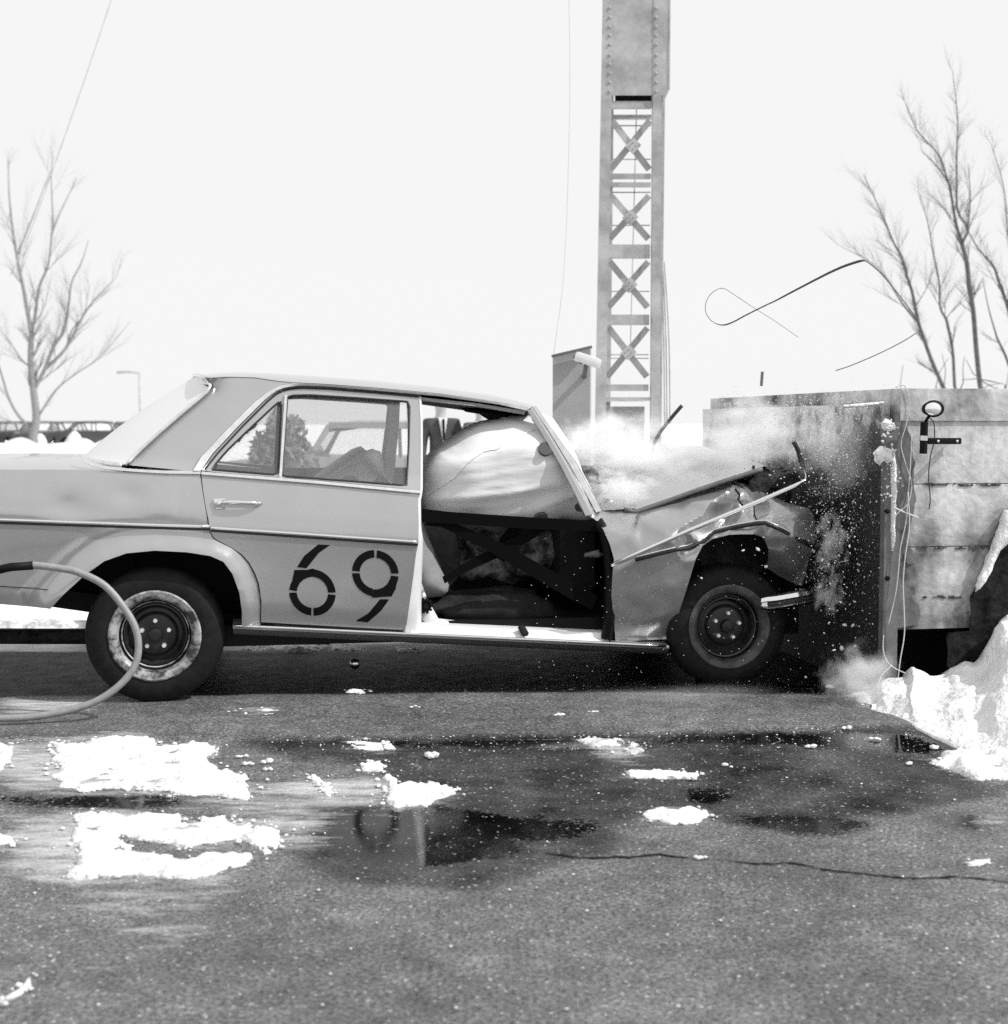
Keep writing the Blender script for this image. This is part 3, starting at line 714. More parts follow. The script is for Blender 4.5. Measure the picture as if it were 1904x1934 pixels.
# rear door
DB = [(491, 1175), (759, 1190)]
door_out = [(380, 893)] + DOOR_EDGE[1:] + [(493, 1175), (759, 1190), (768, 1180), (775, 1130), (781, 1086), (786, 1045), (790, 1028), (791, 993), (790, 946), (792, 932), (600, 913)]
P2, fc = tri_region(door_out, step=10)
rear_door = shell('rear_door', P2, fc, lambda u, v: PW(u, v, body_w(u, v, .001 * 0)), M['paint'], car, .03)
far_door = mirror_copy(rear_door)
QG = [(401, 887), (404, 880), (430, 850), (480, 802), (524, 761), (531, 757), (532, 762), (525, 895), (522, 897)]
MG = [(543, 750), (548, 747), (584, 746), (680, 752), (770, 758.5), (774, 763), (772, 840), (768, 917), (532, 899)]
fr_out = [(381, 888), (405, 855), (452, 805), (502, 755), (521, 739), (540, 732), (568, 728.5), (620, 730.5), (709, 738), (793, 746), (795, 800), (795, 928), (790, 930), (600, 912), (450, 898)]
P2, fc = tri_region(fr_out, holes=[QG, MG], step=8)
wf = shell('window_frame', P2, fc, lambda u, v: PW(u, v, body_w(u, v, .010)), M['paint'], rear_door, .03)
mirror_copy(wf, parent=far_door)
def outline_tube(name, pts, r, m, parent, off=0.0, closed=True, n=6, flat=1):
    q = resamp(list(pts) + ([pts[0]] if closed else []), max(8, int(sum(math.hypot(a[0] - b[0], a[1] - b[1]) for a, b in zip(pts, pts[1:])) / 9)))
    bm = bmesh.new(); tube(bm, [PW(p.x, p.y, body_w(p.x, p.y, off)) for p in q], r, n, not closed, flat); return fin(name, bm, m, parent)
outline_tube('window_seal', MG, .0055, M['gasket'], rear_door, .010)
outline_tube('window_seal', QG, .0055, M['gasket'], rear_door, .010)
outline_tube('frame_seal', [(388, 885), (410, 857), (457, 806), (507, 756), (524, 742), (542, 735), (568, 732), (620, 734), (709, 741), (793, 749)], .0045, M['gasket'], rear_door, .006, closed=False)
def sheet(name, pts, off, m, parent, step=20, thick=.003):
    P2, fc = tri_region(pts, step=step); return shell(name, P2, fc, lambda u, v: PW(u, v, body_w(u, v, off)), m, parent, thick)
g1 = sheet('window_glass', MG, .024, M['window'], rear_door); g2 = sheet('quarter_glass', QG, .024, M['window'], rear_door)
mirror_copy(g1, parent=far_door); mirror_copy(g2, parent=far_door)
dv = strip('window_divider', [(537, 746), (526.5, 901)], [(543.5, 746), (533, 902)], -.002, -.002, M['chrome_dull'], .006, .02, rear_door, 10)
mirror_copy(dv, parent=far_door)
strip('belt_moulding', [(380, 890), (600, 907), (795, 926)], [(381, 896.5), (600, 914), (795, 932.5)], -.006, -.008, M['chrome_dull'], .008, .014, rear_door)
strip('belt_moulding', [(151, 858), (158, 868), (175, 876), (197, 880), (246, 885), (310, 888), (379, 889)], [(150, 860), (157, 873), (175, 881), (197, 887), (246, 891), (310, 895), (379, 896)], -.006, -.006, M['chrome_dull'], .006, .014, rear_fender)
def trim(name, pts, parent, r=.0085, w2=None):
    q = resamp(pts, 40); bm = bmesh.new(); tube(bm, [PW(p.x, p.y, body_w(p.x, p.y, -.006)) for p in q], r, 8, True, .8); o = fin(name, bm, M['chrome'], parent)
    bm = bmesh.new(); tube(bm, [PW(p.x, p.y + 5.2, body_w(p.x, p.y, -.003)) for p in q], r * .75, 6, True, .6); fin('trim_rubber', bm, M['gasket'], o); return o
trim('side_trim', [(-330, 972), (0, 982), (200, 989), (395, 995)], rear_fender)
trim('side_trim', [(398, 997), (600, 1011), (789, 1024)], rear_door)
# shut line of the door and a crease on the rear fender
bm = bmesh.new(); tube(bm, [PW(u, v, body_w(u, v, .004)) for u, v in DOOR_EDGE], .0042, 6); tube(bm, [PW(u, v, body_w(u, v, .003)) for u, v in [(492, 1176), (600, 1183), (759, 1192)]], .006, 6); fin('door_gap', bm, M['black'], rear_door)
bm = bmesh.new(); tube(bm, [PW(u, v, body_w(u, v, -.001)) for u, v in [(-330, 1095), (-100, 1105), (0, 1107), (130, 1117)]], .002, 5); fin('panel_seam', bm, M['black'], rear_fender)
# door handle
bm = bmesh.new(); c = side_pos(415, 951, -.008); box(bm, c, (.056, .018, .050), None, .008)
hnd = fin('door_handle', bm, M['chrome'], rear_door, 40)
bm = bmesh.new()
q = [side_pos(420, 949, -.030), side_pos(440, 949, -.036), side_pos(470, 950, -.034), side_pos(484, 951, -.024), side_pos(496, 951, -.008)]
tube(bm, q, [.012, .012, .012, .010, .003], 10, True, .8); fin('grip', bm, M['chrome'], hnd)
bm = bmesh.new(); lathe(bm, [(0, -.012), (.010, -.012), (.011, 0)], side_pos(414, 952, -.012), 16); fin('lock_button', bm, M['chrome_dull'], hnd)
# the number 69, stencilled
def ringseg(cx, cy, r0, r1, a0, a1, n=16, sl=.06):
    out = []
    for k in range(n + 1):
        a = R(lerp(a0, a1, k / n)); out.append((cx + math.cos(a) * r1, cy - math.sin(a) * r1 + (math.cos(a) * r1) * sl))
    for k in range(n, -1, -1):
        a = R(lerp(a0, a1, k / n)); out.append((cx + math.cos(a) * r0, cy - math.sin(a) * r0 + (math.cos(a) * r0) * sl))
    return out
zn = lambda L: [(302.3 + x * .3126, 680 + y * .3126) for x, y in L]
def glyph(name, polys):
    bm = bmesh.new()
    for poly in polys:
        P2, fc = tri_region(poly, step=7); V = {i: bm.verts.new(PW(*P2[i], body_w(*P2[i], -.0022))) for i in {i for f in fc for i in f}}
        for f in fc: bm.faces.new([V[i] for i in f])
    me = fin(name, bm, M['number'], rear_door)
    return me
six = [ringseg(590, 1119, 29.5, 44, 3, 97), [(590 - 44, 1114)] + [(590 + math.cos(R(a)) * 44, 1119 - math.sin(R(a)) * 44) for a in (172, 160, 150)] + zn([(812, 1268), (885, 1268), (930, 1259)]) + [(590 + math.cos(R(a)) * 29.5, 1119 - math.sin(R(a)) * 29.5) for a in (88, 105, 125, 145, 165, 176)],
       ringseg(590, 1119, 29.5, 44, 184, 267), ringseg(590, 1119, 29.5, 44, 273, 357), zn([(955, 1115), (1028, 1118), (960, 1165), (885, 1258), (828, 1252), (870, 1185)])]
nine = [ringseg(709, 1083, 29.5, 44, 3, 86), ringseg(709, 1083, 29.5, 44, 93, 177), ringseg(709, 1083, 29.5, 44, 183, 262),
        [(709 + math.cos(R(a)) * 44, 1083 - math.sin(R(a)) * 44 + 2) for a in (261, 272)] + zn([(1330, 1432), (1400, 1428), (1425, 1380)]) + [(709 + math.cos(R(a)) * 44, 1083 - math.sin(R(a)) * 44 + 2) for a in (335, 346, 355)] + [(709 + math.cos(R(a)) * 29.5, 1083 - math.sin(R(a)) * 29.5 + 1) for a in (354, 340, 320, 300, 280, 263)],
        zn([(1330, 1445), (1385, 1446), (1335, 1515), (1255, 1585), (1182, 1578), (1260, 1530)])]
glyph('number_six', six); glyph('number_nine', nine)
# B pillar jamb (facing forward, sunlight painted into a paler colour)
jo = [(793, 750), (796, 752), (797.5, 800), (797, 900), (796, 930), (793, 946), (796, 960), (795, 990), (799, 1010), (800, 1030), (798, 1050), (793, 1100), (788, 1150), (784, 1188), (800, 1197), (768, 1197), (768, 1180), (775, 1130), (781, 1086), (786, 1045), (790, 1028), (791, 993), (790, 946), (794, 930), (793, 800)]
A = [(792, 748), (795, 800), (794.5, 928), (790, 945), (791, 992), (789, 1025), (785, 1045), (780, 1086), (774, 1130), (767, 1180), (765, 1196)]
B = [(794, 748), (797, 800), (797, 928), (794, 945), (794.5, 992), (799, 1015), (799, 1045), (797, 1086), (796, 1130), (796, 1180), (796, 1200)]
An, Bn = resamp(A, 40), resamp(B, 40); rows = []
for a, b_ in zip(An, Bn):
    p = PW(a.x, a.y, body_w(a.x, a.y, .004)); wq = body_w(b_.x, b_.y, .05); q = PW(b_.x, b_.y, wq); q2 = Vector((q.x + .0, wq + .10, q.z)); 
    mid = p.lerp(q, .5) + Vector((.006, -.012, 0))
    rows.append([p, mid, q, q2, Vector((p.x - .05, wq + .10, p.z)), Vector((p.x - .03, p.y + .04, p.z))])
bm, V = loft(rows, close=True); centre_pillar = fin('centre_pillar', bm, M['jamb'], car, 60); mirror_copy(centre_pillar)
# far B pillar inner, slim
# sill
prof = [(0, .02, 0), (.0, -.012, -.003), (0, -.019, -.010), (0, -.016, -.018), (0, .004, -.027), (0, .034, -.043), (0, .075, -.060), (0, .13, -.066), (0, .13, .01)]
rows = []
for k in range(31):
    u = lerp(440, 1262, k / 30); v = lerp(1181, 1220, k / 30) - 2; p = PW(u, v, body_w(u, v, .0)); rows.append([p + Vector(q) for q in prof])
bm, V = loft(rows, close=True); bm.faces.new(V[0]); bm.faces.new(V[-1]); sill = fin('sill', bm, M['paint'], car, 35); mirror_copy(sill)
q = resamp([(445, 1184), (1258, 1222)], 20); bm = bmesh.new(); tube(bm, [PW(p.x, p.y - 2, body_w(p.x, p.y, -.026)) for p in q], .0075, 8); fin('sill_trim', bm, M['chrome'], sill)
# door step, sunlit look painted in its pale colour
A = [(775, 1198), (1146, 1214)]; 
rows = []
for k in range(21):
    u = lerp(775, 1150, k / 20); v = lerp(1199, 1215, k / 20); p = PW(u, v, .03); p0 = Vector((p.x, .012, p.z - .004)); hgt = .022 if k < 19 else .008
    rows.append([p0, Vector((p.x, .025, p.z + hgt)), Vector((p.x, .05, p.z + hgt + .012)), Vector((p.x, .055, p.z + .048)), Vector((p.x, .10, p.z + .056)), Vector((p.x, .17, p.z + .05)), Vector((p.x, .17, p.z - .04))])
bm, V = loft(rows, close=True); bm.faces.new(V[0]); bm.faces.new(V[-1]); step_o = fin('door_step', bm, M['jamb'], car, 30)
bm = bmesh.new(); bar(bm, PW(984, 1183, .04), PW(993, 1199, .0), .03, .02); fin('step_notch', bm, M['black'], step_o, False)
# A pillar and windscreen frame
def quadbar(name, L, m, parent=car):
    rows = []
    for (u0, v0, u1, v1, ww) in L:
        a, b_ = PW(u0, v0, ww), PW(u1, v1, ww + .015); rows.append([a, a.lerp(b_, .5) + Vector((.004, -.012, 0)), b_, b_ + Vector((0, .04, 0)), a + Vector((0, .04, 0))])
    bm, V = loft(rows, close=True); bm.faces.new(V[0]); bm.faces.new(V[-1]); return fin(name, bm, m, parent, 40)
apil = quadbar('front_pillar', [(996, 775, 1006, 769, .21), (1020, 812, 1032, 808, .18), (1060, 880, 1073, 876, .12), (1085, 930, 1100, 928, .08), (1106, 974, 1124, 970, .04)], M['paint'])
quadbar('pillar_moulding', [(1006, 768, 1012, 766, .23), (1032, 806, 1041, 806, .20), (1075, 876, 1090, 874, .15), (1104, 926, 1117, 925, .11), (1126, 968, 1138, 962, .08)], M['chrome_dull'], apil)
mirror_copy(apil)
# front header and door-top rail over the missing door
strip('door_top_rail', [(795, 750), (900, 761), (993, 776)], [(795, 756), (900, 768), (990, 783)], .012, .03, M['paint'], .004, .03)
pillow('torn_headlining', [(866, 769), (900, 770), (950, 776), (990, 783), (985, 790), (950, 797), (925, 795), (905, 782), (880, 778)], .45, .05, M['cabin'], car)
# rear glass and its frame
rowsg = []; near = resamp([(238, 878), (262, 853), (300, 818), (345, 779), (380, 750), (394, 737), (398, 729), (392, 719), (386, 713)], 24)
botc = PW(160, 861, .83); topc = PW(368, 713, .83)
for k, n_ in enumerate(near):
    wn = body_w(n_.x, n_.y, .04); a = PW(n_.x, n_.y, wn); t = k / 23
    cz = lerp(botc.z, topc.z, (a.z - PW(238, 878, .08).z) / (PW(386, 713, .25).z - PW(238, 878, .08).z)); cs = lerp(botc.x, topc.x, (cz - botc.z) / (topc.z - botc.z)) - .03 * math.sin(math.pi * t)
    r = []
    for j in range(21):
        x = lerp(-1, 1, j / 20); f = 1 - abs(x) ** 2.6
        r.append((lerp(a.x, cs, f), .83 + x * (.83 - wn), lerp(a.z, cz, f)))
    rowsg.append(r)
bm, V = loft(rowsg); fin('rear_window', bm, M['rear_glass'], car)
bm = bmesh.new(); tube(bm, [Vector(r[0]) + Vector((0, -.008, 0)) for r in rowsg] + [Vector(p) + Vector((0, 0, .006)) for p in rowsg[-1][1:-1]] + [Vector(r[-1]) for r in rowsg[::-1]], .0085, 8); fin('rear_window_trim', bm, M['chrome_dull'], car)
bm = bmesh.new(); tube(bm, [Vector(p) + Vector((-.02, 0, -.004)) for p in rowsg[0]], .013, 8); fin('rear_window_base', bm, M['chrome_dull'], car)
# trunk lid and tail
rows = []
for k in range(30):
    u = lerp(-330, 246, k / 29); e = interp([(-330, 889), (0, 887), (158, 887), (200, 890), (246, 892)], u); p = PW(u, e, body_w(u, e, .0))
    r = []
    for j in range(23):
        x = lerp(-1, 1, j / 22); h_ = (1 - abs(x) ** 4) * .045 + (1 - x * x) * .01
        sb = 0
        if k > 22: sb = -(1 - abs(x) ** 2.6) * .13 * ((k - 22) / 7)
        r.append((p.x + sb, .83 + x * (.83 - p.y), p.z + h_))
    rows.append(r)
bm, V = loft(rows); trunk = fin('trunk_lid', bm, M['paint'], car)
tail0 = rows[0]
bm = bmesh.new(); a = PW(-330, 889, .02); lo = PW(-330, 1118, .0)
loft([[(a.x + .0, .02, a.z), (a.x - .03, .4, a.z + .04), (a.x - .03, 1.26, a.z + .04), (a.x, 1.64, a.z)], [(a.x - .05, .0, .85), (a.x - .07, .4, .85), (a.x - .07, 1.26, .85), (a.x - .05, 1.66, .85)], [(a.x, .03, lo.z), (a.x - .02, .4, lo.z), (a.x - .02, 1.26, lo.z), (a.x, 1.63, lo.z)]], bm)
fin('tail_panel', bm, M['paint'], car)
for yy in (.16, 1.5):
    bm = bmesh.new(); box(bm, (a.x - .07, yy, .92), (.04, .2, .14), None, .015); fin('tail_lamp', bm, M['seat'], car, 40)
bm = bmesh.new(); tube(bm, [(a.x + .45, -.06, .66), (a.x + .1, -.07, .66), (a.x - .08, .02, .66), (a.x - .12, .4, .66), (a.x - .12, 1.26, .66), (a.x - .08, 1.64, .66), (a.x + .1, 1.73, .66)], .055, 10, True, .5); fin('rear_bumper', bm, M['chrome'], car)
# underbody, floor, cabin
sl_r = PW(460, 1190, .1); sl_f = PW(1250, 1225, .1)
bm = bmesh.new()
box(bm, (1.45, .83, .30), (2.5, 1.42, .10)); 
bar(bm, (-.5, .83, .62), (-1.55, .83, .60), 1.45, .08); bar(bm, (.5, .3, .28), (.1, .4, .33), .08, .08)
for e in (.35, 1.3): bar(bm, (-.6, e, .50), (.4, e, .33), .09, .09)
box(bm, (-.95, .83, .66), (.75, 1.5, .26)); box(bm, (0.35, .83, .50), (.5, .66, .4)); fin('underbody', bm, M['black'], car, False)
bm = bmesh.new(); bar(bm, (.85, .55, .22), (-.9, .55, .27), .07, .07); bar(bm, (-.9, .45, .38), (-1.35, .45, .38), .2, .14); fin('exhaust', bm, M['engine'], car)
bm = bmesh.new(); box(bm, (-.48, .85, .64), (.72, .90, .36)); fin('wheel_gap_filler', bm, M['black'], car, False)  # black filler box added to close the bright slit behind the wheel
bm = bmesh.new(); tube(bm, [(0, .18, .33), (0, .83, .36), (0, 1.5, .33)], [.05, .11, .05], 12); fin('axle', bm, M['engine'], car); bm = bmesh.new(); tube(bm, [(2.73, .2, .30), (2.73, 1.5, .30)], .04, 10); fin('axle', bm, M['engine'], car)
# inner wheel housing of the rear wheel
bm = bmesh.new(); rows = []
for k in range(19):
    aa = R(-20 + 220 * k / 18); rows.append([(math.cos(aa) * .52 - .03, yy, max(.43 if math.cos(aa) > 0 else .52, .36 + math.sin(aa) * .52)) for yy in (.03, .42)])
loft(rows, bm); bm.faces.new([bm.verts.new((r[1][0], .42, r[1][2])) for r in rows]); fin('wheel_housing', bm, M['black'], car, False)
wh = mirror_copy(car.children[-1])
# cabin shell: far inner door, parcel shelf, rear seat, floor
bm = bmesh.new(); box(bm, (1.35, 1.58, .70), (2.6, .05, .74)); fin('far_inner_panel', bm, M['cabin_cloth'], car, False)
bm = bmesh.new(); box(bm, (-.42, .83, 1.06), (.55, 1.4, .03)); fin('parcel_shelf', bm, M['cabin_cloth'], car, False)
bm = bmesh.new(); box(bm, (-.12, .83, .82), (.16, .76, .50), Matrix.Rotation(R(-14), 3, 'Y'), .05); box(bm, (.20, .83, .58), (.55, .76, .18), None, .06); fin('rear_seat', bm, M['seat'], car, 60)
seat_pts = [(604, 912), (640, 885), (686, 853), (704, 847), (716, 856), (722, 880), (728, 898), (760, 935), (790, 970), (800, 988), (812, 1020), (830, 1065), (848, 1105), (846, 1118), (830, 1126), (806, 1130), (770, 1130), (740, 1060), (690, 980), (640, 945)]
fs = pillow('front_seat', seat_pts, .42, .20, M['seat'], car, step=8, power=.35)
pillow('seat_cushion', [(770, 1135), (850, 1118), (960, 1105), (1010, 1115), (1015, 1150), (960, 1165), (780, 1165)], .45, .22, M['cabin_cloth'], car, step=9)
o2 = mirror_copy(fs, 1.66)
pillow('headrest', [(700, 848), (718, 852), (724, 870), (725, 898), (712, 898), (695, 880), (688, 862)], .24, .09, M['seat_light'], car)
bm = bmesh.new(); lathe(bm, [(.0, -.03), (.012, -.03), (.014, -.015), (.03, -.018), (.033, 0), (.028, .02), (0, .02)], PW(803, 1144, .10), 24)
for k in range(10): 
    a_ = k * math.pi / 5; c = PW(803, 1144, .09); box(bm, c + Vector((math.cos(a_) * .033, 0, math.sin(a_) * .033)), (.012, .03, .012), Matrix.Rotation(-a_, 3, 'Y'))
fin('seat_recliner_knob', bm, M['black'], car, 40)
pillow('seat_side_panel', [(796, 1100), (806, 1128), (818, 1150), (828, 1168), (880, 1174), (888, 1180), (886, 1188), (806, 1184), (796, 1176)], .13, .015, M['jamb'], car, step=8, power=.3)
# dashboard and firewall
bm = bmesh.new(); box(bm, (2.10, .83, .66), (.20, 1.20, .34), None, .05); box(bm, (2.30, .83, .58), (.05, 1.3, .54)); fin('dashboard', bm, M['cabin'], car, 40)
bm = bmesh.new(); tube(bm, [PW(u, v, .05) for u, v in [(1128, 985), (1142, 1004), (1150, 1040), (1153, 1090), (1152, 1150), (1146, 1206)]], .03, 8, True, 1.3); fin('hinge_pillar', bm, M['black'], car)
pillow('hinge_plate', [(1104, 1045), (1130, 1038), (1140, 1048), (1130, 1054), (1103, 1052)], .09, .01, M['steel_edge'], car, step=5)
# restraint straps across the door opening
bm = bmesh.new()
def strap(L, ww, hw):
    rows = []
    for u0, v0, u1, v1 in L: a, b_ = PW(u0, v0, ww), PW(u1, v1, ww); rows.append([a, b_, b_ + Vector((0, .012, 0)), a + Vector((0, .012, 0))])
    b, V = loft(rows, bm, True); b.faces.new(V[0]); b.faces.new(V[-1])
strap([(797, 961, 797, 987), (850, 967, 850, 989), (1000, 977, 1000, 999), (1131, 984, 1131, 1004)], .035, 0)
fin('safety_strap', bm, M['belt'], car, False)
bm = bmesh.new(); strap([(815, 982, 800, 992), (860, 988, 836, 996), (945, 1024, 930, 1045), (1090, 1104, 1075, 1130), (1128, 1126, 1118, 1152)], .05, 0); fin('safety_strap', bm, M['belt'], car, False)
bm = bmesh.new(); strap([(1010, 996, 1035, 1000), (960, 1022, 975, 1038), (880, 1062, 890, 1076), (836, 1090, 840, 1102)], .07, 0); fin('safety_strap', bm, M['belt'], car, False)
# airbag
ab = [(799, 925), (800, 885), (806, 873), (819, 851), (838, 833), (864, 817), (885, 805), (906, 795), (945, 788), (985, 780), (1010, 776), (1045, 790), (1075, 835), (1100, 895), (1120, 940), (1135, 975), (1110, 990), (1060, 992), (1000, 990), (940, 984), (880, 978), (830, 972), (802, 966), (797, 945)]
airbag = pillow('airbag', ab, .50, .37, M['airbag'], car, step=5, nz=.07, nscale=3.6, power=.30, squash=1.2)
for v_ in airbag.data.vertices:   # folds running along the bag
    c_ = v_.co; low = max(0, min(1, (1.12 - c_.z) / .25)); q_ = Vector((c_.x * 3, 0, c_.z * 16 + c_.x * 3))
    ridge_ = lambda v: 1 - abs(noise.noise(v)) * 2.2
    if c_.y < .5:
        ac = c_.z + .22 * c_.x - .12 * c_.x * c_.x; c_.y += -.016 * ridge_(Vector((c_.x * 1.1, 0, ac * 8))) * (.5 + .7 * low) - .009 * ridge_(Vector((c_.x * 1.8, 4, ac * 19))) * (.3 + low) + .02
        c_.y += .05 * max(0, (c_.z - 1.2) / .2) + .03 * math.sin(c_.x * 7)
cl1 = pillow('lower_bag_cloth', [(1006, 1003), (1060, 1000), (1085, 1010), (1092, 1040), (1118, 1070), (1122, 1110), (1112, 1135), (1085, 1118), (1060, 1085), (1030, 1072), (1000, 1090), (960, 1080), (950, 1050), (985, 1020)], .48, .14, M['shaded_cloth'], car, step=6, nz=.07, nscale=9)  # lower bag fabric, interior shade painted into its dark tone
pillow('folded_cloth', [(860, 1010), (905, 995), (945, 1010), (935, 1050), (980, 1080), (990, 1095), (960, 1105), (920, 1090), (880, 1100), (862, 1085), (870, 1050)], .55, .10, M['shaded_cloth'], car, step=6, nz=.06, nscale=11)
pillow('sill_cloth', [(822, 1150), (860, 1135), (930, 1120), (1000, 1118), (1040, 1135), (1060, 1165), (1040, 1190), (930, 1186), (840, 1172)], .30, .10, M['cabin_cloth'], car, step=7, nz=.03)
for (uu, vv, rr) in ((1029, 847, 14), (1093, 955, 10), (1022, 977, 14)):
    # vent patches lie on the front of the bag
    best = min(airbag.data.vertices, key=lambda q: (W2(q.co) - C0).normalized().cross((ray(uu, vv)).normalized()).length + (0.5 if q.co.y > .5 else 0))
    nrm = Vector(best.normal); nrm = -nrm if nrm.y > 0 else nrm
    rot = nrm.to_track_quat('Z', 'Y').to_matrix(); bm = bmesh.new()
    bmesh.ops.create_cone(bm, cap_ends=True, segments=24, radius1=rr / 390, radius2=rr / 390, depth=.02, matrix=Matrix.Translation(best.co + nrm * .004) @ rot.to_4x4())
    fin('vent_patch', bm, M['vent'], airbag, 40)
bm = bmesh.new()
seam = [(812, 935), (830, 920), (858, 902), (872, 885), (890, 868), (915, 852), (940, 848), (955, 835), (985, 820), (1010, 812)]
def onbag(u, v):
    d = ray(u, v); d.normalize()
    Mw = Matrix.Translation(O) @ Matrix.Rotation(YAW, 4, 'Z'); inv = Mw.inverted(); o_ = inv @ C0; dd = (inv.to_3x3() @ d)
    ok, loc, nn, _ = airbag.ray_cast(o_, dd); return (loc + Vector((0, -.003, 0))) if ok else PW(u, v, .3)
bpy.context.view_layer.update()
tube(bm, [onbag(p.x, p.y) for p in resamp(seam, 30)], .0035, 5); fin('bag_seam', bm, M['white'], airbag)
# front fender, crumpled
CT = [(1111, 974, .03), (1124, 960, .08), (1142, 943, .13), (1164, 945, .13), (1205, 970, .07), (1283, 943, .10), (1386, 909, .15), (1418, 918, .17), (1449, 934, .08), (1483, 948, .04), (1502, 953, .02), (1527, 960, .02), (1536, 971, .03), (1541, 990, .03),
      (1160, 1056, -.03), (1215, 1048, -.055), (1268, 1018, -.075), (1300, 1030, -.03), (1346, 1005, -.02), (1377, 1000, -.06), (1440, 988, -.11), (1500, 1012, -.10), (1538, 1033, -.01),
      (1140, 1000, .0), (1152, 1030, -.02), (1211, 982, -.01), (1190, 1010, -.03), (1330, 968, -.035), (1285, 995, -.05), (1385, 918, .05), (1392, 945, .05), (1372, 985, .03), (1340, 950, -.02), (1350, 975, .03), (1408, 925, .08), (1405, 965, -.05), (1424, 960, .01), (1420, 985, -.06), (1470, 985, -.10), (1475, 955, -.03), (1510, 975, -.08),
      (1157, 1087, -.03), (1155, 1124, -.015), (1163, 1212, .05), (1261, 1207, .06), (1283, 1156, .0), (1290, 1060, -.05), (1230, 1110, -.03), (1225, 1170, .015), (1299, 1106, -.045), (1314, 1056, -.06), (1327, 1031, -.055), (1346, 1018, -.06), (1377, 1010, -.07), (1424, 1009, -.08), (1443, 1015, -.08), (1452, 1037, -.05),
      (1446, 1071, .06), (1449, 1074, .06), (1480, 1050, -.03), (1500, 1040, -.02), (1502, 1103, .10), (1515, 1106, .10), (1527, 1062, .07)]
cv, _, cf, *_ = delaunay_2d_cdt([Vector((a, b)) for a, b, c in CT], [], [], 0, 1e-5)
cw = {}
for i, v_ in enumerate(cv): cw[i] = min(CT, key=lambda c: (c[0] - v_.x) ** 2 + (c[1] - v_.y) ** 2)[2] * 1.6
def ctl(u, v):
    best = None
    for f in cf:
        a, b_, c = (cv[i] for i in f); den = (b_.y - c.y) * (a.x - c.x) + (c.x - b_.x) * (a.y - c.y)
        if abs(den) < 1e-9: continue
        l0 = ((b_.y - c.y) * (u - c.x) + (c.x - b_.x) * (v - c.y)) / den; l1 = ((c.y - a.y) * (u - c.x) + (a.x - c.x) * (v - c.y)) / den; l2 = 1 - l0 - l1
        if min(l0, l1, l2) > -1e-4: return l0 * cw[f[0]] + l1 * cw[f[1]] + l2 * cw[f[2]]
    return min(CT, key=lambda c: (c[0] - u) ** 2 + (c[1] - v) ** 2)[2]
def ctls(u, v):
    return (ctl(u, v) * 2 + ctl(u + 3, v) + ctl(u - 3, v) + ctl(u, v + 3) + ctl(u, v - 3)) / 6
fo = [(1111, 974), (1124, 960), (1142, 943), (1153, 943), (1164, 946), (1205, 970), (1283, 943), (1386, 909), (1418, 918), (1449, 934), (1483, 948), (1502, 953), (1527, 960), (1536, 971), (1541, 990), (1538, 1031), (1527, 1062), (1515, 1106), (1502, 1103), (1475, 1090), (1446, 1071), (1452, 1060), (1452, 1037), (1443, 1015), (1424, 1009), (1400, 1009), (1377, 1010), (1346, 1018), (1327, 1031), (1314, 1056), (1299, 1106), (1283, 1156), (1270, 1190), (1261, 1207), (1163, 1212), (1155, 1124), (1157, 1087), (1160, 1056), (1152, 1028), (1139, 999), (1124, 981)]
P2, fc = tri_region(fo, step=6)
ffen = shell('front_fender', P2, fc, lambda u, v: PW(u, v, ctls(u, v) + .006 * noise.noise(Vector((u * .03, v * .03, 0)))), M['paint_dent'], car, .010, 30)
mf = mirror_copy(ffen)
# bent trim strip and torn body line
bm = bmesh.new(); tube(bm, [PW(1155, 1068, -.08), PW(1215, 1041, -.125), PW(1300, 1003, -.155), PW(1440, 944, -.17), PW(1500, 918, -.17), PW(1521, 908, -.16), PW(1523, 900, -.14), PW(1516, 880, -.05)], [.011, .011, .011, .011, .010, .008, .005, .004], 10, True, .6); fin('bent_trim_strip', bm, M['chrome'], car)
bm = bmesh.new(); L = [(1200, 1058), (1238, 1048), (1270, 1040), (1300, 1035), (1330, 1022), (1350, 1005), (1390, 996), (1430, 989), (1445, 988), (1480, 1003), (1510, 1020), (1537, 1034)]
tube(bm, [PW(u, v, ctls(u, v) - .012) for u, v in L], .010, 6, True, .5); fin('torn_body_moulding', bm, M['gasket'], car)
bm = bmesh.new(); tube(bm, [PW(u, v - 5, ctls(u, v - 4) - .008) for u, v in L], .005, 6, True, .6); fin('moulding_edge', bm, M['chrome_dull'], car)
bm = bmesh.new(); tube(bm, [PW(u, v, ctls(u, v) - .004) for u, v in [(1388, 912), (1390, 925), (1398, 934), (1395, 945), (1404, 955)]], .007, 6, True, .5); tube(bm, [PW(u, v, ctls(u, v) - .003) for u, v in [(1424, 955), (1425, 972), (1430, 985)]], .004, 6); fin('torn_split', bm, M['black'], ffen)
bm = bmesh.new(); tube(bm, [PW(u, v, .08) for u, v in [(1163, 1110), (1167, 1140), (1164, 1180), (1159, 1210)]], .012, 6); fin('fender_rear_gap', bm, M['black'], car)
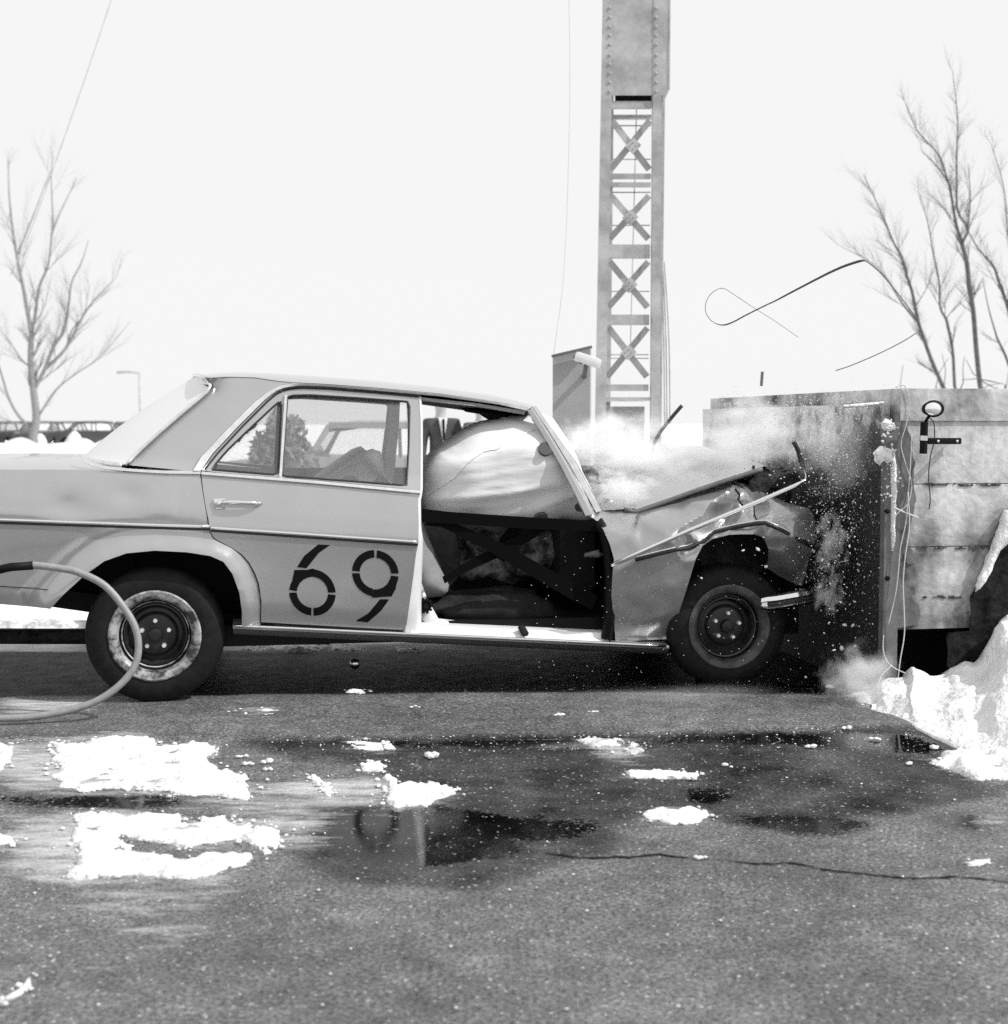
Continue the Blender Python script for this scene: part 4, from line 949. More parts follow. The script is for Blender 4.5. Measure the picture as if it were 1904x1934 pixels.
# hood, buckled upwards
near_h = [(1166, 937), (1199, 962), (1260, 941), (1324, 918), (1390, 896), (1436, 884)]
mid_h = [(1150, 862), (1200, 845), (1249, 838), (1299, 841), (1338, 846), (1377, 860), (1431, 879)]
A_, B_ = resamp([(1180, 958), (1199, 963), (1260, 942), (1324, 919), (1390, 897), (1440, 882)], 26), resamp(mid_h, 26)
rows = []
for k, (a, b_) in enumerate(zip(A_, B_)):
    p = PW(a.x, a.y, .12); m_ = PW(b_.x, b_.y, .83); r = []
    for j in range(25):
        x = lerp(-1, 1, j / 24); f = (1 - abs(x) ** 1.7)
        q = Vector((lerp(p.x, m_.x, f), .83 + x * .71, lerp(p.z, m_.z, f)))
        q.z += .018 * noise.noise(Vector((q.x * 5, q.y * 3, 1))) * (1 if 0 < j < 24 else 0); r.append(q)
    rows.append(r)
bm, V = loft(rows); hood = fin('hood', bm, M['paint'], car)
bm = bmesh.new(); tube(bm, [Vector(r[0]) + Vector((0, -.004, -.012)) for r in rows], .012, 6, True, .5); fin('hood_edge', bm, M['steel_edge'], hood)
# cowl and raised bits at the screen base
pillow('dash_top', [(1083, 900), (1092, 878), (1118, 880), (1130, 892), (1132, 912), (1122, 930), (1105, 925)], .55, .10, M['cabin'], car, step=6)
rows = []
for k in range(9):
    t = k / 8; a = PW(lerp(1112, 1200, t), lerp(966, 960, t), .12); cz = PW(lerp(1090, 1175, t), lerp(905, 868, t), .83)
    rows.append([Vector((lerp(a.x, cz.x, 1 - abs(x) ** 1.8), .83 + x * .71, lerp(a.z, cz.z, 1 - abs(x) ** 1.8))) for x in [lerp(-1, 1, j / 20) for j in range(21)]])
bm, V = loft(rows); fin('cowl', bm, M['paint_dent'], car)
# engine bay
bm = bmesh.new()
for (u, v, ww, d) in ((1440, 925, .35, (.24, .3, .10)), (1480, 925, .5, (.2, .5, .10)), (1500, 950, .3, (.16, .35, .15)), (1400, 940, .5, (.5, .6, .2)), (1380, 1040, .5, (.5, .5, .25)), (1490, 1060, .45, (.2, .5, .3)), (1330, 990, .6, (.5, .7, .3)), (1545, 1010, .9, (.25, 1.1, .4))):
    c = PW(u, v, ww); box(bm, c, d, Matrix.Rotation(random.uniform(-.3, .3), 3, 'Y') @ Matrix.Rotation(random.uniform(-.3, .3), 3, 'X'), .02)
for k in range(14):
    u = random.uniform(1400, 1520); v = random.uniform(882, 950); c = PW(u, v, random.uniform(.2, .5)); tube(bm, [c, c + Vector((random.uniform(-.1, .1), random.uniform(-.08, .08), random.uniform(-.06, .08))), c + Vector((random.uniform(-.2, .2), random.uniform(-.1, .1), random.uniform(-.05, .05)))], .008, 6)
fin('engine', bm, M['engine'], car, 30)
bm = bmesh.new(); box(bm, PW(1380, 1090, .40), (.75, .06, .62)); rows = []
fin('inner_wing', bm, M['black'], car, False)
pillow('crushed_grille', [(1500, 945), (1540, 960), (1560, 1000), (1556, 1060), (1540, 1110), (1520, 1110), (1530, 1050), (1525, 990)], .45, .40, M['engine'], car, step=8, nz=.04)
# front bumper
def bumper():
    rows = []; path = [PW(1440, 1141, -.04), PW(1462, 1139, -.07), PW(1495, 1133, -.075), PW(1520, 1128, -.05), PW(1538, 1122, .04)]
    e = path[-1]; path += [Vector((e.x + .08, .30, e.z)), Vector((e.x + .10, .83, e.z)), Vector((e.x + .08, 1.36, e.z)), Vector((e.x - .02, 1.66, e.z)), Vector((e.x - .3, 1.72, e.z))]
    path = catmull(path, 5); sec = [(0, -.042), (-.020, -.034), (-.026, -.022), (-.012, -.012), (-.012, .008), (-.028, .016), (-.020, .036), (0, .042), (.012, .03), (.012, -.03)]
    for i, p in enumerate(path):
        d = (path[min(i + 1, len(path) - 1)] - path[max(i - 1, 0)]).normalized(); out = Vector((-d.y, d.x, 0)).normalized(); 
        k = min(1, .85 + i * .05)
        rows.append([p - out * a * 1.0 + Vector((0, 0, b_ * k)) for a, b_ in [(-x, y) for x, y in sec]])
    bm, V = loft(rows, close=True); bm.faces.new(V[0]); bm.faces.new(V[-1]); o = fin('front_bumper', bm, M['chrome'], car, 50)
    bm = bmesh.new(); tube(bm, [p + Vector((0, -.014, -.003)) for i, p in enumerate(path[2:19])], .012, 8, True, .5); fin('bumper_rubber', bm, M['gasket'], o)
bumper()
# wheels
def wheel(cx, cz, w0, rt, worn, name='wheel', sgn=1, spin=0.0):
    e = empty(name, (cx, w0, cz)); e.parent = car; e.rotation_euler = (0, spin, 0) if sgn > 0 else (0, 0, math.pi)
    bm = bmesh.new(); lathe(bm, [(.175, .03), (.19, .004), (.205, -.006), (rt - .075, -.012), (rt - .045, -.008), (rt - .02, .003), (rt - .006, .02), (rt, .05), (rt, .13), (rt - .01, .16), (rt - .05, .182), (.19, .17), (.175, .15)], (0, 0, 0), 72); fin('tyre', bm, M['tyre'], e, 40)
    bm = bmesh.new(); lathe(bm, [(.214, .000), (.216, -.012), (.209, -.016), (.19, -.012), (.180, -.008), (.172, .006), (.168, .02)], (0, 0, 0), 72); fin('rim', bm, M['rim_worn'] if worn else M['rim_dusty'], e, 40)
    bm = bmesh.new(); lathe(bm, [(.168, .02), (.164, .055), (.150, .06), (.148, .045), (.140, .043), (.135, .055), (.125, .075), (.108, .070), (.098, .052), (.085, .046), (.055, .044), (.035, .042), (.033, .020), (.030, .012), (.022, .008), (0, .008)], (0, 0, 0), 72); fin('wheel_disc', bm, M['rim_black'], e, 40)
    bm = bmesh.new(); lathe(bm, [(.153, .048), (.157, .040), (.161, .044), (.161, .052)], (0, 0, 0), 72); fin('rim_ring', bm, M['rim_worn'] if worn else M['rim_dusty'], e)
    for k in range(5):
        a_ = R(90 + 72 * k); bm = bmesh.new(); lathe(bm, [(.0125, .05), (.0125, .03), (.009, .024), (0, .023)], (math.cos(a_) * .066, 0, math.sin(a_) * .066), 6); fin('lug_nut', bm, M['nut'], e, 30)
    return e
wheel(0.0, .330, -.005, .325, True)
wheel(0.03, .330, 1.665, .325, True, sgn=-1)
pf = PW(1378, 1193, .0)
wheel(pf.x, .300, .01, .313, False, spin=R(6))
wheel(pf.x, .31, 1.64, .305, False, sgn=-1)
# ================================================================== BARRIER
bar_c = PW(1690, 1300, -.42); S0 = bar_c.x
bar_o = empty('crash_barrier', W2((S0, -.42, 0)), YAW); tag(bar_o, 'large stained concrete crash barrier with a steel faced front, struck by the car', 'barrier')
zt = 1.50
def bp(u, v, off=0.0):
    p = PW(u, v, -.42 - off); return Vector((p.x - S0, -off, p.z))
bm = bmesh.new()
zc = [bp(1690, vv).z for vv in (795, 915, 1034, 1190)]
conc = [(0.0, zc[0], 1.50, .012), (0.0, zc[1] + .002, zc[0], 0), (0.0, zc[2] + .002, zc[1] - .001, .0)]
for (x0, z0, z1, off) in conc: box(bm, (2.0, 1.45 - off / 2, (z0 + z1) / 2), (4.0, 2.9 + off, z1 - z0), None, .005)
box(bm, (.29, 1.45, (zc[3] + zc[2]) / 2), (.58, 2.9, zc[2] - zc[3] - .002), None, .005)
box(bm, (2.0, 1.47, .85), (3.9, 2.7, 1.0))
bmesh.ops.subdivide_edges(bm, edges=[e for e in bm.edges if e.calc_length() > .3], cuts=3)
fin('concrete_block', bm, M['concrete'], bar_o, 25)
bm = bmesh.new(); box(bm, (2.1, 1.5, .15), (3.9, 2.2, .5)); box(bm, (2.3, 1.5, .5), (3.3, 2.4, .6)); fin('footing', bm, M['black'], bar_o, False)
zp = bp(1680, 762).z
bm = bmesh.new(); box(bm, (-.045, 1.46, zp / 2), (.03, 2.84, zp)); fin('steel_plate', bm, M['plate'], bar_o, False)
bm = bmesh.new(); box(bm, (-.033, .015, zp / 2 - .03), (.075, .05, zp - .12)); pst = fin('edge_post', bm, M['steel_edge'], bar_o, False)
for vv in (965, 1092): 
    bm = bmesh.new(); lathe(bm, [(0, -.016), (.012, -.016), (.013, .0)], bp(1674, vv), 12); fin('bolt', bm, M['black'], pst)
pillow_snow = [(1684, 842), (1690, 850), (1693, 900), (1692, 960), (1690, 1010), (1688, 1042), (1684, 1040), (1682, 1000), (1683, 950), (1682, 890)]
def world_pillow(name, pts, ww, depth, m, label, cat, group=None, **k):
    o = pillow(name, pts, ww, depth, M[m], None, **k)
    for v in o.data.vertices: v.co = W2(v.co)
    return tag(o, label, cat, group)
world_pillow('snow_clump', pillow_snow, -.43, .02, 'snow', 'narrow upright streak of snow stuck to the steel edge post', 'snow clump', step=3, nz=.01, nscale=20)
world_pillow('snow_clump', [(1664, 800), (1672, 790), (1684, 795), (1690, 812), (1680, 815), (1668, 812)], -.43, .02, 'snow', 'snow clump on the top end of the edge post', 'snow clump', step=3, nz=.01, nscale=20)
world_pillow('snow_clump', [(1652, 852), (1662, 842), (1684, 848), (1690, 868), (1676, 876), (1668, 868), (1662, 880), (1652, 872)], -.43, .03, 'snow', 'ragged snow splash above the middle of the edge post', 'snow clump', step=3, nz=.02, nscale=20)
world_pillow('snow_clump', [(1590, 765), (1670, 758), (1670, 764), (1640, 768), (1592, 771)], -.38, .01, 'snow', 'thin ledge of snow along the top of the steel plate', 'snow clump', step=3)
world_pillow('snow_slab', [(1930, 930), (1904, 962), (1895, 970), (1880, 1010), (1862, 1060), (1848, 1090), (1842, 1118), (1852, 1112), (1862, 1100), (1872, 1078), (1890, 1040), (1904, 1028), (1940, 1010)], -.455, .035, 'snow', 'long slanting slab of snow hanging on the concrete at the right border', 'snow slab', step=5, nz=.03, nscale=9)
# dark stain of missing concrete along the corner
bm = bmesh.new()
st_pts = [(1690, 770), (1700, 785), (1712, 800), (1722, 830), (1728, 880), (1724, 905), (1730, 940), (1722, 985), (1712, 1022), (1724, 1040), (1728, 1062), (1716, 1066), (1706, 1044), (1700, 1060), (1700, 1110), (1712, 1128), (1735, 1140), (1740, 1165), (1730, 1180), (1700, 1186), (1691, 1186)]
P2, fc = tri_region(st_pts, step=6)
stn = shell('damp_stain', P2, fc, lambda u, v: bp(u + 4 * noise.noise(Vector((u * .1, v * .1, 0))), v, .009), mat('damp_concrete', .07, .7, n=9, c2=.18, bump=(20, .4, .01)), bar_o, .006)
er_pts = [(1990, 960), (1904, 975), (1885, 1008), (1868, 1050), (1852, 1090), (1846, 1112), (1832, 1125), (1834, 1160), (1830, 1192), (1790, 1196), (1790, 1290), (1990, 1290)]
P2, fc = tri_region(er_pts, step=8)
shell('hollow_shade_sheet', P2, fc, lambda u, v: bp(u + 5 * noise.noise(Vector((u * .08, v * .08, 0))), v + 3 * noise.noise(Vector((u * .1, v * .1, 4))), .010), M['hollow_shade'], bar_o, .006)  # near-black sheet standing in for the shaded gap beside the slab
# seam chips
bm = bmesh.new()
for vv, n_ in ((915, 34), (1034, 40), (1128, 14)):
    for k in range(n_):
        u = random.uniform(1735, 1890 if vv < 1100 else 1820); c = bp(u, vv + random.uniform(-2, 2), .002); box(bm, c, (random.uniform(.006, .035), .006, random.uniform(.003, .011)))
fin('seam_chips', bm, M['seam'], bar_o, False)
# lamp bracket on the barrier
lamp = empty('spot_lamp', W2((S0 + .15, -.50, 1.2)), YAW); tag(lamp, 'small round spot lamp on a black bracket fixed to the concrete', 'lamp')
loff = Vector((S0 + .15, -.50, 1.2))
lp = lambda u, v, ww=-.55: PW(u, v, ww) - loff
bm = bmesh.new(); c = lp(1760, 772); lathe(bm, [(0, .05), (.02, .05), (.038, .02), (.044, -.01), (.048, -.02), (.040, -.022)], c, 32); sq = [setattr(v, 'co', Vector((c.x + (v.co.x - c.x) * 1.12, v.co.y, c.z + (v.co.z - c.z) * .85))) for v in bm.verts]; fin('lamp_ring', bm, M['black'], lamp)
bm = bmesh.new(); lathe(bm, [(0, -.026), (.02, -.024), (.036, -.018), (.040, -.016)], c, 32); sq = [setattr(v, 'co', Vector((c.x + (v.co.x - c.x) * 1.12, v.co.y, c.z + (v.co.z - c.z) * .85))) for v in bm.verts]; fin('lamp_lens', bm, M['lens'], lamp)
bm = bmesh.new(); tube(bm, [lp(1746, 797), lp(1744, 857)], .018, 12); bd = fin('bracket_tube', bm, M['black'], lamp, 40)
bm = bmesh.new(); tube(bm, [lp(1745.6, 823), lp(1745, 832)], .0195, 12); fin('clamp_band', bm, M['chrome_dull'], bd, 40)
bm = bmesh.new(); tube(bm, [lp(1748, 797), lp(1752, 790), lp(1757, 784)], .008, 8); fin('lamp_stem', bm, M['black'], lamp)
bm = bmesh.new(); bar(bm, lp(1752, 833, -.55), lp(1815, 833, -.55), .02, .030, bev=.008); arm = fin('mounting_arm', bm, M['black'], lamp, 40)
bm = bmesh.new(); lathe(bm, [(0, -.006), (.006, -.005), (.007, .004)], lp(1808, 833, -.562), 12); lathe(bm, [(0, -.006), (.006, -.005), (.007, .004)], lp(1772, 833, -.562), 12); fin('arm_screws', bm, M['chrome'], arm)
bm = bmesh.new(); bar(bm, lp(1800, 833, -.545), lp(1800, 833, -.44), .02, .02, up=Vector((1, 0, 0))); fin('wall_spacer', bm, M['black'], lamp, False)
def wire(pts, r, m, label, ww=-.45, n=8, name='cable', cat='cable', group=None, frame='W', Y=10):
    q = [W2(PW(p[0], p[1], p[2] if len(p) > 2 else ww)) if frame == 'W' else PY(p[0], p[1], p[2] if len(p) > 2 else Y) for p in pts]
    cq = catmull(q, 6); rr = r
    if isinstance(r, tuple): rr = [interp([(a_ * (len(cq) - 1), b_) for a_, b_ in r], k) for k in range(len(cq))]
    bm = bmesh.new(); tube(bm, cq, rr, n); o = fin(name, bm, M[m]); return tag(o, label, cat, group)
wg = 'thin cables hanging down the barrier'
wire([(1757, 790), (1764, 800), (1765, 830), (1758, 860), (1754, 900), (1757, 940), (1755, 962)], .0028, 'wire_dark', 'dark lamp lead hanging below the bracket arm', -.47, group=wg)
wire([(1692, 732), (1704, 727), (1712, 735), (1718, 765), (1712, 800), (1702, 840), (1712, 880), (1722, 915), (1715, 950), (1700, 965), (1690, 975)], .0025, 'wire', 'pale cable looping over the barrier top', -.44, group=wg)
wire([(1722, 820), (1720, 870), (1716, 930), (1712, 980), (1704, 1020), (1700, 1040), (1696, 1090), (1690, 1130), (1678, 1180)], .0025, 'wire', 'pale cable ending halfway down the edge post', -.45, group=wg)
wire([(1715, 930), (1718, 990), (1710, 1050), (1706, 1100), (1708, 1160), (1708, 1200), (1700, 1250), (1694, 1300), (1688, 1340)], .003, 'wire', 'longest pale cable running down to the snow', -.47, group=wg)
wire([(1669, 1200), (1668, 1225), (1675, 1248), (1690, 1262), (1715, 1275), (1730, 1295), (1715, 1320), (1690, 1330, -.62), (1672, 1342, -.66), (1700, 1352, -.70), (1730, 1345, -.66), (1712, 1335, -.62), (1680, 1352, -.7)], .0025, 'wire', 'pale cable coiled in loops on the snow', -.5, group=wg)
wire([(1685, 1256), (1664, 1278), (1657, 1310), (1662, 1335), (1690, 1350, -.66), (1720, 1340, -.62), (1742, 1320, -.6)], .0025, 'wire', 'pale cable arcing left around the post foot', -.52, group=wg)
wire([(1687, 958), (1710, 968), (1735, 978)], .004, 'wire', 'short stiff pale lead sticking out below the seam', -.46, group=wg)
# hose loop on the left
hp = [(-120, 1100), (-40, 1085), (0, 1074), (40, 1068), (70, 1068), (110, 1073), (145, 1080), (195, 1104), (232, 1145), (257, 1190), (260, 1240), (238, 1282), (190, 1320), (130, 1342), (60, 1354), (0, 1357), (-120, 1359)]
q = [W2(PW(u, v, lerp(-.30, -.42, max(0, min(1, (v - 1070) / 290))))) for u, v in hp]
bm = bmesh.new(); tube(bm, catmull(q, 8), .0165, 12); hose = fin('air_hose', bm, M['hose']); tag(hose, 'thick grey hose looping from the left border in front of the rear wheel', 'hose')
bm = bmesh.new(); tube(bm, [W2(PW(u, v, -.31)) for u, v in ((-20, 1080), (20, 1071), (62, 1068))], .019, 12); fin('hose_sleeve', bm, M['black'], hose)
bm = bmesh.new(); lathe(bm, [(0, -.02), (.02, -.015), (.028, 0), (.02, .015), (0, .02)], (0, 0, 0), 20); hb = fin('lens_cap', bm, M['chrome_dull']); hb.location = G(670, 1254 + 30) ; hb.location = W2(PW(670, 1254, .5)); tag(hb, 'small shiny disc falling below the sill', 'disc')
# flying trim pieces above the hood
z2 = lambda L: [(1246.6 + x * .3906, 75.6 + y * .3906) for x, y in L]
wire(z2([(1000, 1070), (975, 1067), (900, 1090), (830, 1120), (750, 1160), (620, 1228), (560, 1260), (500, 1288), (420, 1328), (350, 1365), (300, 1378), (255, 1362), (225, 1325), (220, 1280), (240, 1235), (275, 1207), (310, 1202), (360, 1232), (450, 1292), (550, 1355), (670, 1438)]), ((0, .002), (.06, .0075), (.2, .006), (.33, .0035), (.48, .004), (.54, .0018), (.75, .0016), (1, .0012)), 'gasket', 'long curled dark trim strip flying above the hood', .6, name='flying_trim_strip', cat='trim strip', group='strips thrown off by the crash')
wire(z2([(850, 1598), (920, 1575), (1050, 1520), (1170, 1460), (1250, 1410)]), .0028, 'steel_edge', 'thin straight strip flying above the concrete barrier', .4, name='flying_trim_strip', cat='trim strip', group='strips thrown off by the crash')
wire(z2([(1000, 1070), (1060, 1120), (1130, 1200), (1200, 1290), (1250, 1360)]), .003, 'steel_edge', 'faint strip trailing off the curled strip towards the trees', .7, name='flying_trim_strip', cat='trim strip', group='strips thrown off by the crash')
wp = empty('windscreen_wiper', W2(PW(1165, 934, .55))); tag(wp, 'bent windscreen wiper pointing up out of the smoke over the hood', 'wiper'); wo = Vector(wp.location)
bm = bmesh.new(); tube(bm, catmull([W2(PW(u, v, .55)) - wo for u, v in [(1288, 766), (1270, 787), (1248, 815), (1235, 838)]], 6), .010, 8); fin('wiper_blade', bm, M['gasket'], wp)
bm = bmesh.new(); tube(bm, catmull([W2(PW(u, v, .55)) - wo for u, v in [(1236, 838), (1226, 870), (1212, 893), (1190, 912), (1165, 934)]], 6), .0045, 8); fin('wiper_arm', bm, M['steel_edge'], wp)
wire([(1499, 834), (1507, 850), (1513, 870), (1518, 886)], .012, 'gasket', 'dark rubber strip upright at the end of the bent trim', -.05, name='rubber_strip', cat='rubber strip')
wire([(1440, 702), (1438, 728)], .008, 'gasket', 'tiny dark fragment in the air above the barrier', .6, name='metal_fragment', cat='fragment') if False else None
bm = bmesh.new(); bar(bm, W2(PW(1440, 702, .6)), W2(PW(1438, 729, .6)), .014, .012); tag(fin('metal_fragment', bm, M['steel_edge'], None, False), 'tiny dark fragment in the air left of the barrier top', 'fragment')
# debris spray in front of the steel plate
def spray():
    bm = bmesh.new(); rnd = random.Random(11)
    def chip(p, r):
        rs = bmesh.ops.create_icosphere(bm, subdivisions=1, radius=r); q = rnd.uniform(0, 3)
        for v in rs['verts']:
            v.co = Matrix.Rotation(q, 3, 'Y') @ Vector((v.co.x * rnd.uniform(.7, 2.0), v.co.y * .7, v.co.z * rnd.uniform(.6, 1.1))); v.co += p
    for k in range(2600):
        t = rnd.random(); u = rnd.gauss(1590, 60); v = rnd.gauss(890, 120)
        if u > 1700 or u < 1440 or v < 765: continue
        chip(W2(PW(u, v, rnd.uniform(-.40, .0))), rnd.choice((.0008, .001, .0013, .002, .0035)))
    for k in range(60):
        u = rnd.uniform(1550, 1650); v = rnd.uniform(960, 1230); chip(W2(PW(u, v, rnd.uniform(-.42, -.1))), rnd.choice((.003, .004, .006)))
    for k in range(80):
        u = rnd.gauss(1680, 12); v = rnd.uniform(790, 950); chip(W2(PW(u, v, -.46)), rnd.choice((.003, .004, .006)))
    for k in range(160):
        u = rnd.uniform(1000, 1560); v = rnd.uniform(1000, 1300); chip(W2(PW(u, v, rnd.uniform(-.3, -.1))), rnd.choice((.0015, .002)))
    for k in range(420):
        u = rnd.uniform(1360, 1690); v = rnd.gauss(764, 16); chip(W2(PW(u, v, rnd.uniform(-.4, .6))), rnd.choice((.002, .003)))
    for (u, v, r) in ((1432, 1038, .012), (1403, 1040, .007), (1447, 1070, .010), (1559, 1012, .006), (1568, 1298, .020), (1580, 1310, .022), (1575, 1322, .012), (1560, 1318, .010), (1596, 1181, .010), (1611, 1181, .010), (1522, 1279, .008), (1325, 1092, .006), (1680, 1235, .012), (1664, 1232, .01), (1685, 1240, .014), (1615, 1220, .008), (1590, 1225, .012)):
        chip(W2(PW(u, v, -.2)), r)
    tag(fin('glass_and_snow_spray', bm, M['fragment'], None, True), 'white specks of glass and snow sprayed across the steel plate', 'debris spray', kind='stuff')
spray()
def fibres():
    bm = bmesh.new(); rnd = random.Random(5)
    L = [(1545, 1000, 15), (1560, 980, 22), (1575, 1010, 20), (1578, 1045, 16), (1562, 1040, 22), (1548, 1070, 20), (1550, 1105, 16), (1562, 1130, 12), (1570, 1150, 8)]
    for (u, v, r) in L:
        for k in range(70):
            a = rnd.uniform(0, 6.28); q = r * abs(rnd.gauss(0, .7)); c = W2(PW(u + math.cos(a) * q, v + math.sin(a) * q, rnd.uniform(-.18, .08)))
            d = Vector((rnd.gauss(0, 1), rnd.gauss(0, 1), rnd.gauss(0, 1.2))).normalized() * rnd.uniform(.004, .014); e = d.orthogonal().normalized() * rnd.uniform(.001, .003)
            f = [bm.verts.new(c - d), bm.verts.new(c + e), bm.verts.new(c + d), bm.verts.new(c - e + d.cross(e).normalized() * .003)]; bm.faces.new(f[:3]); bm.faces.new((f[0], f[2], f[3]))
    tag(fin('torn_insulation', bm, M['fibre'], None, False), 'burst of torn fibre and dust between the crushed nose and the steel plate', 'debris burst', kind='stuff')
fibres()
# ================================================================== TOWER
zt6 = lambda x, y: (1020 + x * .43, y * .43)
tower = empty('lattice_tower', (PY(1190, 800, 12).x, 12.25, 0)); tag(tower, 'tall riveted steel lattice tower standing behind the hood', 'tower')
toff = Vector(tower.location)
def T(x, y, Y=12.0): u, v = zt6(x, y); return PY(u, v, Y) - toff
def tbar(name, p0, p1, wpx, Y=12.0, depth=.06, m='steel', parent=None):
    a, b_ = T(*p0, Y), T(*p1, Y); bm = bmesh.new(); d = (b_ - a).normalized(); up = Vector((0, 1, 0)).cross(d)
    bar(bm, a, b_, depth, wpx * .43 / F * Y, up=up if up.length > .1 else Vector((0, 0, 1))); return fin(name, bm, M[m], parent or tower, False)
for (xa, xb, wd, Y) in ((300, 262, 44, 12.0), (516, 503, 38, 12.0), (312, 290, 30, 12.5), (536, 515, 30, 12.5)):
    a = T(xa, -60, Y); b_ = T(xb, 2000, Y); u = (b_ - a); g = a + u * ((-toff.z - a.z) / u.z) if abs(u.z) > 1e-6 else b_
    g.z = 0; bm = bmesh.new(); d = (g - a).normalized(); bar(bm, a, g, .10, wd * .43 / F * Y, up=Vector((0, 1, 0)).cross(d)); leg = fin('leg', bm, M['steel'], tower, False)
bm = bmesh.new(); pa, pb = T(278, -80, 11.93), T(556, 415, 11.93); box(bm, ((pa.x + pb.x) / 2, pa.y + .03, (pa.z + pb.z) / 2), (abs(pb.x - pa.x), .012, abs(pa.z - pb.z))); pl = fin('gusset_plate', bm, M['steel'], tower, False)
bm = bmesh.new(); pa, pb = T(545, -80, 12.2), T(560, 415, 12.2); box(bm, (pb.x - .01, pa.y + .05, (pa.z + pb.z) / 2), (.014, .5, abs(pa.z - pb.z))); fin('side_plate', bm, M['steel'], tower, False)
for yz in (35, 76, 117, 156, 196, 242, 282, 322, 362, 402):
    for xx in (305, 510):
        bm = bmesh.new(); lathe(bm, [(0, -.008), (.010, -.007), (.014, -.003), (.015, 0)], T(xx, yz, 11.95), 12); fin('rivet', bm, M['cabinet'], pl)
for (y, h_, Y) in ((462, 28, 12), (515, 16, 12.45), (775, 20, 12), (812, 18, 12.45), (1105, 58, 12), (1405, 44, 12), (1703, 28, 12)):
    tbar('cross_member', (318 - (y / 60), y), (494 - (y / 90), y), h_, Y)
for (y, Y) in ((552, 12.5), (700, 12.5), (845, 12.5), (990, 12.5), (1280, 12.5), (1558, 12.5), (1574, 12.5)):
    tbar('tie_rod', (318 - (y / 60), y), (494 - (y / 90), y), 5, Y, .012)
for (y0, y1) in ((530, 745), (860, 1050), (1150, 1350), (1440, 1655)):
    tbar('diagonal_brace', (325 - y0 / 60, y0), (488 - y1 / 90, y1), 28, 12.02, .012)
    tbar('diagonal_brace', (488 - y0 / 90, y0), (322 - y1 / 60, y1), 27, 12.10, .012)
tbar('tie_rod', (424, 470), (396, 1560), 4, 12.5, .012)
for (x, y) in ((412, 640), (400, 955), (397, 1252), (392, 1548)):
    c = T(x - 3, y, 11.99); bm = bmesh.new(); box(bm, c, (.09, .010, .10), Matrix.Rotation(R(45), 3, 'Y')); gp = fin('brace_plate', bm, M['steel'], tower, False)
    for (dx, dz) in ((-.025, 0), (.025, 0), (0, .025), (0, -.025)): 
        bm = bmesh.new(); lathe(bm, [(0, -.012), (.006, -.011), (.007, -.005)], c + Vector((dx, 0, dz)), 8); fin('rivet', bm, M['cabinet'], gp)
tbar('black_bar', (330, 432), (494, 432), 30, 12.2, .05, 'black')  # plain black bar set back below the gusset plate
a, b_ = T(300, 1752), T(478, 1752); bm = bmesh.new(); box(bm, ((a.x + b_.x) / 2, .0, a.z), (b_.x - a.x + .1, .4, .03)); fin('platform', bm, M['white'], tower, False)
a, b_ = T(318, 1785, 12.1), T(462, 1785, 12.1); bm = bmesh.new(); box(bm, ((a.x + b_.x) / 2, 0, a.z / 2 + .0), (b_.x - a.x, .2, a.z)); fin('base_box', bm, M['cabinet'], tower, False)
for k, x in enumerate((548, 558, 571)):
    wire([(1020 + (x - 12 - k * 6) * .43, 1150 * .43, 12.2), (1020 + (x - 4) * .43, 1500 * .43, 12.2), (1020 + x * .43, 1860 * .43, 12.2)], .006, 'steel', ['innermost', 'middle', 'outermost'][k] + ' of the three thin conduits beside the right tower leg', frame='Y', name='conduit', cat='conduit', group='conduits on the tower')
# cabinet and floodlight
cab = empty('control_cabinet', (PY(1080, 700, 11).x, 11.1, 0)); tag(cab, 'grey slanted top cabinet left of the lattice tower', 'cabinet'); co = Vector(cab.location)
bm = bmesh.new(); pts = [PY(1044, 671, 11) - co, PY(1115, 654, 11) - co]; x0, x1 = pts[0].x, pts[1].x
fr = [Vector((x0, -.1, 0)), Vector((x1, -.1, 0)), Vector((x1, -.1, pts[1].z)), Vector((x0, -.1, pts[0].z))]; bk = [p + Vector((.03, .35, 0)) for p in fr]
loft([fr, bk], bm, True)
bm.faces.new([v for v in bm.verts][:4]); bm.faces.new([v for v in bm.verts][4:]); fin('cabinet_body', bm, M['cabinet'], cab, False)
bm = bmesh.new(); bar(bm, PY(1042, 673, 10.95) - co, PY(1118, 655, 10.95) - co, .05, .02); fin('cabinet_lid', bm, M['steel_edge'], cab, False)
fl = empty('floodlight', PY(1108, 682, 10.7)); tag(fl, 'white floodlight housing tilted beside the tower leg', 'floodlight'); fo_ = Vector(fl.location)
bm = bmesh.new(); bar(bm, PY(1086, 672, 10.7) - fo_, PY(1134, 688, 10.7) - fo_, .12, .07, bev=.025); fin('housing', bm, M['white'], fl, 40)
bm = bmesh.new(); bar(bm, PY(1084, 672, 10.72) - fo_, PY(1100, 686, 10.72) - fo_, .06, .03); bar(bm, Vector((0, .05, -.02)), Vector((0, .36, -.12)), .03, .03, up=Vector((1, 0, 0))); fin('bracket', bm, M['steel_edge'], fl, False)
